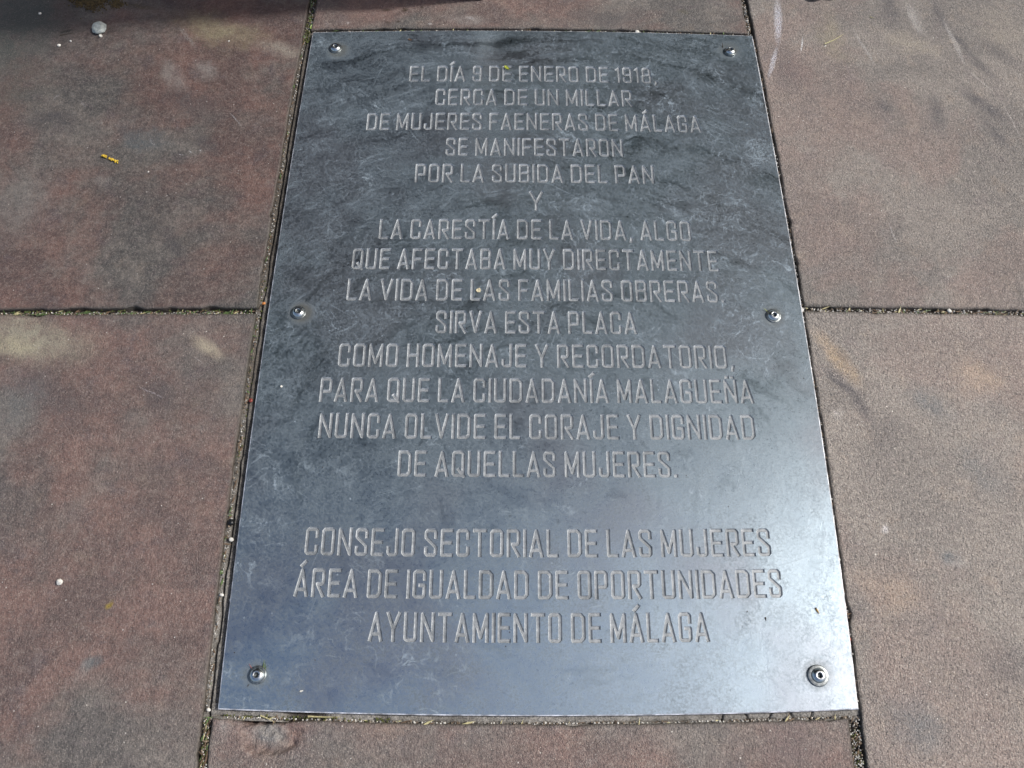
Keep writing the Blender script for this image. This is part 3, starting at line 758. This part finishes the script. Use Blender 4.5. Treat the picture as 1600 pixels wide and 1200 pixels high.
# ------------------------------------------------------------------ bolts
def lathe(prof, seg=40):
    vs, fs = [], []
    for r, z in prof:
        for j in range(seg): vs.append((r * math.cos(2 * math.pi * j / seg), r * math.sin(2 * math.pi * j / seg), z))
    for i in range(len(prof) - 1):
        for j in range(seg):
            fs.append((i * seg + j, i * seg + (j + 1) % seg, (i + 1) * seg + (j + 1) % seg, (i + 1) * seg + j))
    return vs, fs
def bolt_meshes():
    rh, hh, rs, sd_ = 0.0079, 0.0042, 0.0027, 0.0028
    seg = 36
    def hexr(j):      # radius of a hexagonal socket at angle j
        a = (2 * math.pi * j / seg) % (math.pi / 3) - math.pi / 6
        return rs * math.cos(math.pi / 6) / math.cos(a) * 1.06
    prof = [(rh, 0.0), (rh, 0.0008), (rh * .985, 0.0013), (rh * .93, 0.0021), (rh * .84, 0.0029), (rh * .72, 0.0036), (rh * .6, 0.0040), (rh * .5, hh)]
    vs, fs = lathe(prof, seg)
    b0 = len(vs)
    for z, sc_ in ((hh, 1.18), (hh - 0.0003, 1.0), (hh - sd_, 0.97)):
        for j in range(seg): r = hexr(j) * sc_; vs.append((r * math.cos(2 * math.pi * j / seg), r * math.sin(2 * math.pi * j / seg), z))
    top0 = (len(prof) - 1) * seg
    for j in range(seg): fs.append((top0 + j, top0 + (j + 1) % seg, b0 + (j + 1) % seg, b0 + j))
    for k in range(2):
        for j in range(seg): fs.append((b0 + k * seg + j, b0 + k * seg + (j + 1) % seg, b0 + (k + 1) * seg + (j + 1) % seg, b0 + (k + 1) * seg + j))
    fs.append(tuple(b0 + 2 * seg + j for j in range(seg)))
    hd = (vs, fs)
    ws = lathe([(0.0062, 0.0019), (0.0104, 0.0021), (0.0111, 0.0019), (0.0114, 0.0013), (0.0114, -0.0003)], 48)
    return hd, ws
(hv, hf), (wv_, wf) = bolt_meshes()
bolt0 = wash0 = None
tilt = [(0.04, 0.02), (-0.10, 0.03), (0.03, 0.05), (0.05, -0.07), (0.02, 0.03), (0.05, -0.04)]
for i, ((x, y), (_, _, big)) in enumerate(zip(BXY, BOLTS)):
    z = TOP + 0.0016
    if bolt0 is None:
        b = obj('bolt', hv, hf, M_BOLT, plaque, (x, y, z), smooth=True)
        b.data.materials.append(M_SOCK)
        for p in b.data.polygons:
            if p.index >= len(b.data.polygons) - 37: p.material_index = 1
        w = obj('washer', wv_, wf, M_WASH, b, (0, 0, -0.0016), smooth=True)
        bolt0, wash0 = b, w
    else:
        b = bolt0.copy(); C.objects.link(b); b.location = (x, y, z)
        w = wash0.copy(); C.objects.link(w); w.parent = b
    b.rotation_euler = (tilt[i][0], tilt[i][1], random.uniform(0, 1))
    if not big: w.scale = (0.86, 0.86, 1)
    if i == 4: w.location = (0.0003, 0.0002, -0.0016)
    if i == 5: w.location = (-0.0007, 0.0001, -0.0016); w.scale = (1.02, 1.02, 1)

# ------------------------------------------------------------------ monument base beyond the top edge
M_MON = simple('dark bronze brown stone', (0.030, 0.017, 0.016), 0.45, 0.0, 0.4, 30, 0.0005)
def box(x0, x1, y0, y1, z0, z1):
    v = [(x, y, z) for z in (z0, z1) for y in (y0, y1) for x in (x0, x1)]
    return v, [(0, 1, 3, 2), (4, 6, 7, 5), (0, 4, 5, 1), (2, 3, 7, 6), (0, 2, 6, 4), (1, 5, 7, 3)]
def prism(x0, x1, y0, y1, z0, z1, b=0.012):
    """block with bevelled upright and upper edges"""
    vs, fs = [], []
    def ringz(i, z):
        for x, y in ((x0 + b + i, y0 + i), (x1 - b - i, y0 + i), (x1 - i, y0 + b + i), (x1 - i, y1 - b - i), (x1 - b - i, y1 - i), (x0 + b + i, y1 - i), (x0 + i, y1 - b - i), (x0 + i, y0 + b + i)):
            vs.append((x, y, z))
    ringz(0, z0); ringz(0, z1 - b); ringz(b * .3, z1 - b * .3); ringz(b, z1)
    for k in range(3):
        for j in range(8): fs.append((k * 8 + j, k * 8 + (j + 1) % 8, (k + 1) * 8 + (j + 1) % 8, (k + 1) * 8 + j))
    fs.append(tuple(range(24, 32))); fs.append(tuple(range(7, -1, -1)))
    return vs, fs
ex, ey = at(764, -6)
ey -= 0.011
MR = -0.012
mon = tag(empty('monument', (ex, ey, 0)), 'dark reddish stone monument base just beyond the top edge of the view', 'monument')
mon.rotation_euler = (0, 0, MR)
v, f = prism(-0.72, 0, 0, 0.6, 0.0, 0.22); obj('plinth', v, f, M_MON, mon)
v, f = prism(-0.715, -0.005, 0.006, 0.59, 0.22, 0.76); obj('shaft', v, f, M_MON, mon)

# ------------------------------------------------------------------ small things lying about
def pebble_mesh(r, seed, flat=0.6, rough=0.3, sub=2):
    import bmesh
    bm = bmesh.new(); bmesh.ops.create_icosphere(bm, subdivisions=sub, radius=1.0)
    rr = random.Random(seed)
    pl = [(Vector((rr.gauss(0, 1), rr.gauss(0, 1), rr.gauss(0, 1))).normalized(), rr.uniform(0.62, 0.9)) for _ in range(9)]
    for v in bm.verts:
        d = v.co.normalized(); l = 1.0
        for nrm, h in pl:
            c_ = d.dot(nrm)
            if c_ > 1e-3: l = min(l, h / c_)
        l *= 1 + rr.uniform(-.5, .5) * rough * 0.12
        v.co = d * l * r
    m = [(v.co.x, v.co.y, v.co.z * flat) for v in bm.verts]
    z0 = min(p[2] for p in m)
    fs = [[v.index for v in f.verts] for f in bm.faces]
    bm.free()
    return [(x, y, z - z0 * 0.9) for x, y, z in m], fs
M_GREYST = simple('grey green stone', (0.36, 0.39, 0.37), 0.7, 0, 0.25, 200, 0.001)
M_WHITE = simple('white grit', (0.66, 0.64, 0.58), 0.7, 0, 0.2, 300)
def P3(px, py, z=0.0): x, y = at(px, py, z); return (x, y, z)

v, f = pebble_mesh(0.0128, 5, 0.42, 0.5, 3)
v = [(x * 1.0, y * 0.95, z) for x, y, z in v]
tag(obj('stone', v, f, M_GREYST, None, P3(157, 47)), 'flat greenish grey stone chip lying on the upper left slab, largest stone in view', 'stone')
pbs = [((158, 57), 0.0030, 'tiny cream pebble touching the near side of the flat grey stone chip'),
       ((63, 22), 0.0026, 'small white pebble left of the brown moss clump at the top'),
       ((93, 72), 0.0028, 'small oval white pebble nearest the camera below the dark twig mark'),
       ((111, 65), 0.0018, 'tiny white pebble just right of and beyond the small oval white pebble'),
       ((95, 910), 0.0042, 'round white pebble alone on the lower left slab'),
       ((232, 269), 0.0015, 'tiny white speck of stone below and right of the yellow catkin'),
       ((358, 65), 0.0016, 'tiny white grain on the pale patch beside the top of the left joint')]
for i, (p, r, lab) in enumerate(pbs):
    v, f = pebble_mesh(r, 20 + i, 0.75, 0.3, 2)
    tag(obj('pebble', v, f, M_WHITE, None, P3(*p)), lab, 'pebble', 'small white pebbles on the slabs')

def blade(name, pts, w, mat, label, cat, group=None, lift=None):
    """a thin bent stalk or blade: triangular section, tapering to its tip"""
    P_ = [Vector(p) for p in pts]; n = len(P_)
    vs, fs = [], []
    for i, p in enumerate(P_):
        d = (P_[min(i + 1, n - 1)] - P_[max(i - 1, 0)]).normalized()
        s = d.cross(Vector((0, 0, 1)))
        s = s.normalized() if s.length > 1e-4 else Vector((1, 0, 0))
        u = s.cross(d)
        ww = w * (1 - 0.8 * i / (n - 1))
        vs += [p - s * ww, p + s * ww, p + u * ww * 0.7]
    for i in range(n - 1):
        for j in range(3): fs.append((i * 3 + j, i * 3 + (j + 1) % 3, (i + 1) * 3 + (j + 1) % 3, (i + 1) * 3 + j))
    fs.append((0, 2, 1)); fs.append(((n - 1) * 3, (n - 1) * 3 + 1, (n - 1) * 3 + 2))
    o = vs[0].copy(); c0 = P_[0]
    return tag(obj(name, [v - c0 for v in vs], fs, mat, None, tuple(c0)), label, cat, group)
M_GREEN = simple('fresh green', (0.10, 0.15, 0.045), 0.5, 0, 0.3, 500)
M_STRAW = simple('dry straw', (0.50, 0.45, 0.24), 0.6, 0, 0.25, 500)
M_REDST = simple('red stem', (0.22, 0.05, 0.05), 0.5, 0, 0.2, 500)
M_DKST = simple('dark brown stem', (0.045, 0.035, 0.022), 0.6, 0, 0.3, 500)
def line3(p0, p1, z0, z1, n=5, bend=0.0):
    a = Vector(P3(*p0)); b = Vector(P3(*p1)); a.z = z0; b.z = z1
    s = (b - a).cross(Vector((0, 0, 1)))
    return [a.lerp(b, i / (n - 1)) + s * bend * math.sin(math.pi * i / (n - 1)) for i in range(n)]
T_ = TOP
blade('grass_blade', line3((412, 1047), (415, 1032), T_, T_ + .004), 0.0011, M_GREEN, 'short green grass blade sprouting from behind the lower left bolt', 'grass blade')
blade('grass_blade', line3((414, 1048), (417, 1038), T_, T_ + .005, bend=.1), 0.0008, M_GREEN, 'smaller green grass blade right beside the one behind the lower left bolt', 'grass blade')
blade('stem', line3((396, 1048), (391, 1038), T_, T_ + .003), 0.0007, M_REDST, 'tiny red stem sticking out on the upper left of the lower left bolt', 'stem')
blade('stem', line3((1200, 489), (1192, 485), T_, T_ + .003), 0.0006, simple('yellow green stem', (0.42, 0.45, 0.08), .5, 0), 'yellow green stalk poking out left of the middle right bolt', 'stem')
blade('stem', line3((1129, 76), (1127, 71), T_, T_ + .004), 0.0009, M_DKST, 'dark stalk at the left of the upper right bolt', 'stem')
blade('stem', line3((390, 1070), (386, 1074), T_ + .001, T_), 0.0006, M_DKST, 'dark stalk below the lower left bolt', 'stem')
blade('straw', line3((1288, 70), (1317, 56), 0.002, 0.004, bend=.04), 0.0011, M_STRAW, 'pale straw lying on the upper right slab beside the white scratch', 'straw')
blade('straw', line3((1359, 27), (1366, 31), 0.001, 0.003), 0.0010, M_STRAW, 'short bit of straw near the top edge on the upper right slab', 'straw')
blade('fleck', line3((1290, 72), (1287, 74), 0.001, 0.001), 0.0012, M_WHITE, 'white fleck at the near end of the pale straw', 'fleck')
blade('straw', line3((406, 1118), (430, 1129), -0.002, 0.001, bend=-.03), 0.0009, M_STRAW, 'dry straw lying across the chipped corner under the plaque', 'straw')
blade('straw', line3((480, 1119), (532, 1120), -0.0035, -0.0025, bend=.01), 0.0009, M_STRAW, 'long straw lying in the joint under the plaque edge', 'straw')
blade('twig', line3((94, 56), (116, 52), 0.001, 0.001), 0.0014, M_DKST, 'short dark twig lying left of the flat grey stone chip', 'twig')
blade('seed', line3((1274, 952), (1279, 960), T_ + .001, T_ + .001), 0.0012, simple('ochre husk', (0.50, 0.30, 0.08), .5, 0), 'brown and ochre seed husk on the bright lower right of the plaque', 'seed')
blade('seed', line3((1273, 950), (1275, 954), T_ + .001, T_ + .001), 0.0010, M_DKST, 'dark stalk end of the ochre husk on the plaque', 'seed')
blade('seed', line3((1195, 965), (1196, 971), T_ + .0006, T_ + .001), 0.0009, M_DKST, 'black seed left of the ochre husk on the plaque', 'seed')
blade('seed', line3((1167, 955), (1166, 958), T_ + .0006, T_ + .0006), 0.0006, M_DKST, 'tiny black seed left of the larger black seed on the plaque', 'seed')
# yellow catkin
def catkin():
    vs, fs = [], []
    a = Vector(P3(161, 245)); b = Vector(P3(187, 256)); d = b - a
    rr = random.Random(3)
    t = tag(empty('catkin', tuple(a)), 'yellow catkin lying on the upper left slab, its only bright yellow thing', 'catkin')
    st = line3((160, 246.5), (189, 258), 0.0008, 0.0008, 6)
    s = blade('stalk', st, 0.0006, M_DKST, None, None); s.parent = t; s.location = st[0] - a
    for i in range(46):
        q = rr.random()
        if 0.26 < q < 0.36: continue
        p = d * (q * 0.92) + Vector((rr.gauss(0, .0008), rr.gauss(0, .0010) + 0.0008, 0.0012 + abs(rr.gauss(0, .0007))))
        v, f = pebble_mesh(rr.uniform(.0008, .0014), i, .9, .5, 1)
        n0 = len(vs); vs += [(p.x + x, p.y + y * 1.4, p.z + z) for x, y, z in v]; fs += [[n0 + j for j in g] for g in f]
    obj('florets', vs, fs, simple('catkin yellow', (0.62, 0.42, 0.03), .6, 0, .35, 700), t)
catkin()
# small yellow leaf on the E of the first line
def leaf(name, px, py, L, W_, ang, mat, label, z, cat='leaf', curl=0.25):
    vs, fs = [], []
    n = 8
    for i in range(n + 1):
        t = i / n; w = W_ * math.sin(math.pi * min(1, t ** 0.8)) ** 0.8 * (1 - 0.25 * t) + 1e-5
        for s in (-1, 0, 1):
            vs.append((L * (t - .5), w * s, curl * (w if s else 0) + L * curl * 0.3 * (2 * t - 1) ** 2))
    for i in range(n):
        for s in (0, 1): fs.append((i * 3 + s, i * 3 + 3 + s, i * 3 + 4 + s, i * 3 + 1 + s))
    m0 = len(vs)
    vs += [(x, y, z_ - 0.0003) for x, y, z_ in vs]
    fs += [tuple(m0 + t for t in reversed(g)) for g in fs]
    for i in range(n):
        for s in (0, 2): fs.append((i * 3 + s, m0 + i * 3 + s, m0 + i * 3 + 3 + s, i * 3 + 3 + s))
    x, y = at(px, py)
    o = obj(name, vs, fs, mat, None, (x, y, z + 0.0004), smooth=True)
    o.rotation_euler = (0, 0, ang)
    return tag(o, label, cat)
M_YLEAF = simple('yellow green leaf', (0.42, 0.46, 0.06), .5, 0, .25, 400)
M_BROWN = simple('brown leaf', (0.10, 0.055, 0.03), .6, 0, .4, 300)
leaf('leaf', 792, 108, 0.0105, 0.0030, -0.7, M_YLEAF, 'small yellow green leaf on the first line of text, on the E before ENERO', T_)
leaf('leaf', 488, 40, 0.014, 0.0035, 1.3, simple('pale green leaf', (0.22, 0.30, 0.08), .5, 0), 'small green leaf in the joint at the upper left corner of the plaque', -0.002)
leaf('petal', 748, 455, 0.0075, 0.0035, 1.2, simple('dried petal', (0.52, 0.46, 0.30), .6, 0), 'cream dried petal on the letter L of LAS on the plaque', T_, 'petal')
leaf('seed_pod', 1272, -1, 0.026, 0.007, -0.12, simple('black seed pod', (0.008, 0.008, 0.009), .4, 0), 'black pod cut off by the top edge above the upper right slab', 0.002, 'seed pod')
leaf('leaf', 1300, -3, 0.028, 0.006, 0.05, M_YLEAF, 'yellow green leaf beside the black pod at the top edge', 0.001)
leaf('leaf_scrap', 641, 64, 0.007, 0.002, -0.2, M_BROWN, 'brown leaf scrap near the top edge of the plaque', T_)
leaf('flake', 441, 605, 0.0034, 0.0018, 0.4, M_WHITE, 'cream flake near the left edge of the plaque beside the line that starts PARA', T_, 'flake')
leaf('flake', 472, 1080, 0.0040, 0.0011, 0.4, M_WHITE, 'pale flake at the lower left of the plaque right of the bolt', T_, 'flake')
# bits in the joints
def in_joint(name, px, py, r, mat, label, cat, z=-0.003, seed=0):
    v, f = pebble_mesh(r, 60 + seed, 0.7, 0.3, 2)
    x, y = at(px, py)
    tag(obj(name, v, f, mat, None, (x, y, z)), label, cat)
in_joint('berry', 391, 625, 0.0028, simple('red berry', (0.20, 0.04, 0.03), .4, 0), 'red berry in the joint left of the plaque', 'berry', seed=1)
in_joint('petal', 412, 473, 0.0026, simple('orange petal', (0.55, 0.20, 0.04), .6, 0), 'orange fleck in the joint level with the middle left bolt', 'petal', seed=2)
in_joint('seed', 361, 815, 0.0046, simple('black seed', (0.006, 0.006, 0.006), .35, 0), 'black round seed in the joint left of the plaque', 'seed', seed=3)
in_joint('pebble', 361, 842, 0.0030, M_WHITE, 'white pebble in the left joint below the black seed', 'pebble', seed=4)
in_joint('pebble', 360, 937, 0.0026, M_WHITE, 'white pebble against the plaque edge in the left joint', 'pebble', seed=5)
in_joint('pebble', 346, 929, 0.0027, M_WHITE, 'white pebble on the slab side of the left joint', 'pebble', seed=6)
in_joint('pebble', 361, 842 - 31, 0.002, M_WHITE, 'small white grain just above the black seed in the left joint', 'pebble', seed=7)
in_joint('pebble', 1484, 485, 0.0034, M_WHITE, 'cream round pebble in the joint between the right slabs', 'pebble', seed=8)
in_joint('pebble', 1252, 484, 0.0036, M_WHITE, 'white pebble at the corner where the right slabs meet the plaque', 'pebble', z=-0.002, seed=9)
in_joint('pebble', 1310, 874, 0.0026, M_WHITE, 'white pebble in the right joint level with the CONSEJO line', 'pebble', z=-0.002, seed=10)
in_joint('pebble', 996, 50, 0.0040, M_WHITE, 'white pebble in the joint along the top of the plaque', 'pebble', z=-0.002, seed=11)
in_joint('seed', 1326, 999, 0.0030, simple('russet husk', (0.32, 0.08, 0.04), .5, 0), 'russet husk in the right joint near the lower right bolt', 'seed', z=-0.002, seed=12)
in_joint('pebble', 326, 1109, 0.0024, M_WHITE, 'white pebble where the left and bottom joints meet', 'pebble', z=-0.002, seed=13)

# grit, leaf litter and moss in the joints: nobody could count them
def scatter(name, spans, n, mat, size, kind='grit', seed=0, label=None, cat=None, dz=(-0.006, -0.003)):
    rr = random.Random(seed); vs, fs = [], []
    base = [pebble_mesh(1.0, 200 + j, .8, .5, 1) for j in range(4)] if kind == 'grit' else None
    for k in range(n):
        x0, x1, y0, y1, wgt = rr.choices(spans, [s[4] for s in spans])[0]
        x, y = wv(rr.uniform(x0, x1), rr.uniform(y0, y1)); z = rr.uniform(*dz); s = size * rr.uniform(.45, 1.3)
        a = rr.uniform(0, 6.28); ca, sa = math.cos(a), math.sin(a)
        n0 = len(vs)
        if kind == 'grit':
            v, f = base[k % 4]
            vs += [(x + (p * ca - q * sa) * s, y + (p * sa + q * ca) * s, z + r_ * s) for p, q, r_ in v]
            fs += [[n0 + j for j in g] for g in f]
        else:
            l = s * rr.uniform(1.5, 4); w = s * rr.uniform(.3, .6); t = rr.uniform(-.3, .5) * l
            if rr.random() < .55 and (x1 - x0) > (y1 - y0): ca, sa = math.cos(a * .08), math.sin(a * .08)
            elif rr.random() < .55: ca, sa = math.sin(a * .08), math.cos(a * .08)
            for p, q, h in ((-l, 0, 0), (0, -w, t * .5), (l, 0, t), (0, w, t * .5 + .0002), (0, 0, -.0006)):
                vs.append((x + p * ca - q * sa, y + p * sa + q * ca, z + h))
            fs += [(n0, n0 + 1, n0 + 3), (n0 + 1, n0 + 2, n0 + 3), (n0, n0 + 4, n0 + 1), (n0 + 1, n0 + 4, n0 + 2), (n0 + 2, n0 + 4, n0 + 3), (n0 + 3, n0 + 4, n0)]
    return tag(obj(name, vs, fs, mat, None), label, cat, kind='stuff')
JH = [(-0.95, -0.368, 0.4905, 0.4955, 3)]
JR = [(0.357, 0.88, 0.4985, 0.5045, 3)]
JLs = [(-0.3672, -0.3630, 0.0, 1.0, 3)]
JT = [(-0.355, 0.345, 1.002, 1.0085, 3)]
JTL = [(-0.3655, -0.3565, 1.01, 1.14, 1)]
JTR = [(0.3465, 0.3520, 1.01, 1.15, 1)]
JRr = [(0.3512, 0.3550, 0.0, 1.0, 3)]
JB = [(-0.350, 0.345, -0.0095, -0.0074, 2)]
JBL = [(-0.3665, -0.359, -0.09, -0.01, 1)]
JBR = [(0.341, 0.3530, -0.09, -0.01, 1)]
ALL = JH + JR + JLs + JT + JTL + JTR + JRr + JB + JBL + JBR
M_GRIT2 = simple('brown grit', (0.22, 0.17, 0.12), .8, 0, .4, 300)
M_GRIT3 = simple('grey grit', (0.36, 0.35, 0.33), .8, 0, .35, 300)
M_LITG = simple('green bits', (0.09, 0.14, 0.045), .6, 0, .5, 200)
M_LITB = simple('brown bits', (0.13, 0.085, 0.05), .7, 0, .5, 200)
M_MOSS = simple('moss', (0.085, 0.095, 0.025), .9, 0, .5, 300)
scatter('joint_grit', ALL, 900, M_WHITE, 0.00085, 'grit', 1, 'white grains of grit lying in the joints', 'grit')
scatter('joint_grit', JT + JTR + JRr + JB + JR + JBR, 700, M_WHITE, 0.0011, 'grit', 2, 'coarser pale grit along the top, right and bottom joints', 'grit')
scatter('joint_grit', ALL, 1700, M_GRIT2, 0.0011, 'grit', 3, 'brown soil grains filling the joints', 'grit')
scatter('joint_grit', ALL, 1200, M_GRIT3, 0.0010, 'grit', 4, 'grey mortar crumbs in the joints', 'grit')
scatter('leaf_litter', JH * 3 + JT + JTL + JBL + JLs + JR, 260, M_LITG, 0.0017, 'bits', 5, 'green leaf bits caught in the joints', 'leaf litter', dz=(-0.0045, -0.0012))
scatter('leaf_litter', ALL, 360, M_LITB, 0.0017, 'bits', 6, 'brown leaf bits caught in the joints', 'leaf litter', dz=(-0.0045, -0.0015))
scatter('leaf_litter', JH + JR + JT + JB + JBL, 90, M_STRAW, 0.0017, 'bits', 7, 'straw coloured bits caught in the joints', 'leaf litter', dz=(-0.004, -0.001))
scatter('moss', [(-0.3655, -0.357, 0.985, 1.05, 3), (-0.366, -0.3600, -0.09, -0.02, 2), (-0.3655, -0.3605, 0.3, 0.55, 1), (0.342, 0.3525, -0.09, -0.02, 1), (-0.345, -0.2, 1.002, 1.0085, 2),
        (-0.95, -0.368, 0.4955, 0.4975, 2), (-0.35, -0.15, -0.009, -0.005, 2)], 700, M_MOSS, 0.0012, 'grit', 8, 'dark green moss growing in the joints', 'moss', dz=(-0.0075, -0.0035))
# brown moss and soil clump at the top left
def clump():
    rr = random.Random(9); vs, fs = [], []
    base = [pebble_mesh(1.0, 300 + j, .7, .5, 1) for j in range(4)]
    for k in range(1500):
        t = rr.random()
        px = rr.gauss(142, 17) if t < .86 else rr.gauss(183, 5); py = (-6 + abs(rr.gauss(0, 9)) * (1.25 - min(1, abs(px - 145) / 55))) if t < .86 else rr.gauss(7, 3)
        x, y = at(px, py); s = rr.uniform(.0007, .0020); v, f = base[k % 4]; n0 = len(vs)
        z = rr.uniform(0, .0022) if t < .86 else 0
        vs += [(x + p * s, y + q * s, z + r_ * s) for p, q, r_ in v]; fs += [[n0 + j for j in g] for g in f]
    tag(obj('moss_clump', vs, fs, simple('brown moss', (0.085, 0.060, 0.025), .9, 0, .6, 250), None), 'brown mossy soil clump at the top edge of the upper left slab', 'moss', kind='stuff')
clump()

# ------------------------------------------------------------------ unseen trees beyond the plaque, placed and sized to darken its sheen
M_BARK = simple('bark', (0.09, 0.07, 0.055), .9, 0, .4, 20, 0.01)
M_FOL = simple('tree foliage', (0.030, 0.052, 0.020), .6, 0, .5, 2)
def tree(x, y, h, r, seed, label):
    g = np.random.default_rng(seed)
    t = tag(empty('tree', (x, y, 0)), label, 'tree', 'trees beyond the monument')
    vs, fs = [], []
    def limb(a, b, ra, rb, n=8):
        a = Vector(a); b = Vector(b); d = (b - a).normalized(); s = d.orthogonal().normalized(); u = d.cross(s); o = len(vs)
        for p, rr in ((a, ra), (b, rb)):
            for j in range(n): vs.append(p + (s * math.cos(2 * math.pi * j / n) + u * math.sin(2 * math.pi * j / n)) * rr)
        for j in range(n): fs.append((o + j, o + (j + 1) % n, o + n + (j + 1) % n, o + n + j))
    limb((0, 0, -0.03), (0.05, 0, h * .45), .18, .12)
    tips = []
    for i in range(24):
        a = i * 2.4; b = (math.cos(a) * r * .6, math.sin(a) * r * .6, h * (.20 + .68 * i / 23)); limb((0.05, 0, h * (.12 + .36 * i / 23)), b, .09, .03); tips.append(b)
    obj('trunk', vs, fs, M_BARK, t)
    n = 26000
    th = g.random(n) * 2 * math.pi; ph = np.arccos(1 - 2 * g.random(n)); q = g.random(n) ** .4
    cl = np.array([tips[i % 24] for i in range(n)]); 
    c_ = cl * .9 + np.stack([np.sin(ph) * np.cos(th), np.sin(ph) * np.sin(th), np.cos(ph) * .7], 1) * (q * r * .55)[:, None]
    s = g.uniform(.07, .14, n)
    a = g.normal(size=(n, 3)); a /= np.linalg.norm(a, axis=1)[:, None]; b = np.cross(a, g.normal(size=(n, 3))); b /= np.linalg.norm(b, axis=1)[:, None]
    V = np.stack([c_ - a * s[:, None], c_ - b * s[:, None] * .5, c_ + a * s[:, None], c_ + b * s[:, None] * .5], 1).reshape(-1, 3)
    obj('crown', V.tolist(), (np.arange(n * 4).reshape(n, 4)).tolist(), M_FOL, t)
tree(-1.4, 5.0, 12.5, 3.0, 1, 'leafy tree standing beyond the monument on the left, outside the picture')
tree(2.6, 5.6, 12.0, 2.9, 2, 'leafy tree standing beyond the plaque on the right, outside the picture')
tree(-5.6, 5.0, 12.8, 3.0, 3, 'leafy tree furthest to the left, outside the picture')
tree(6.6, 5.4, 11.5, 3.0, 4, 'leafy tree furthest to the right, outside the picture')
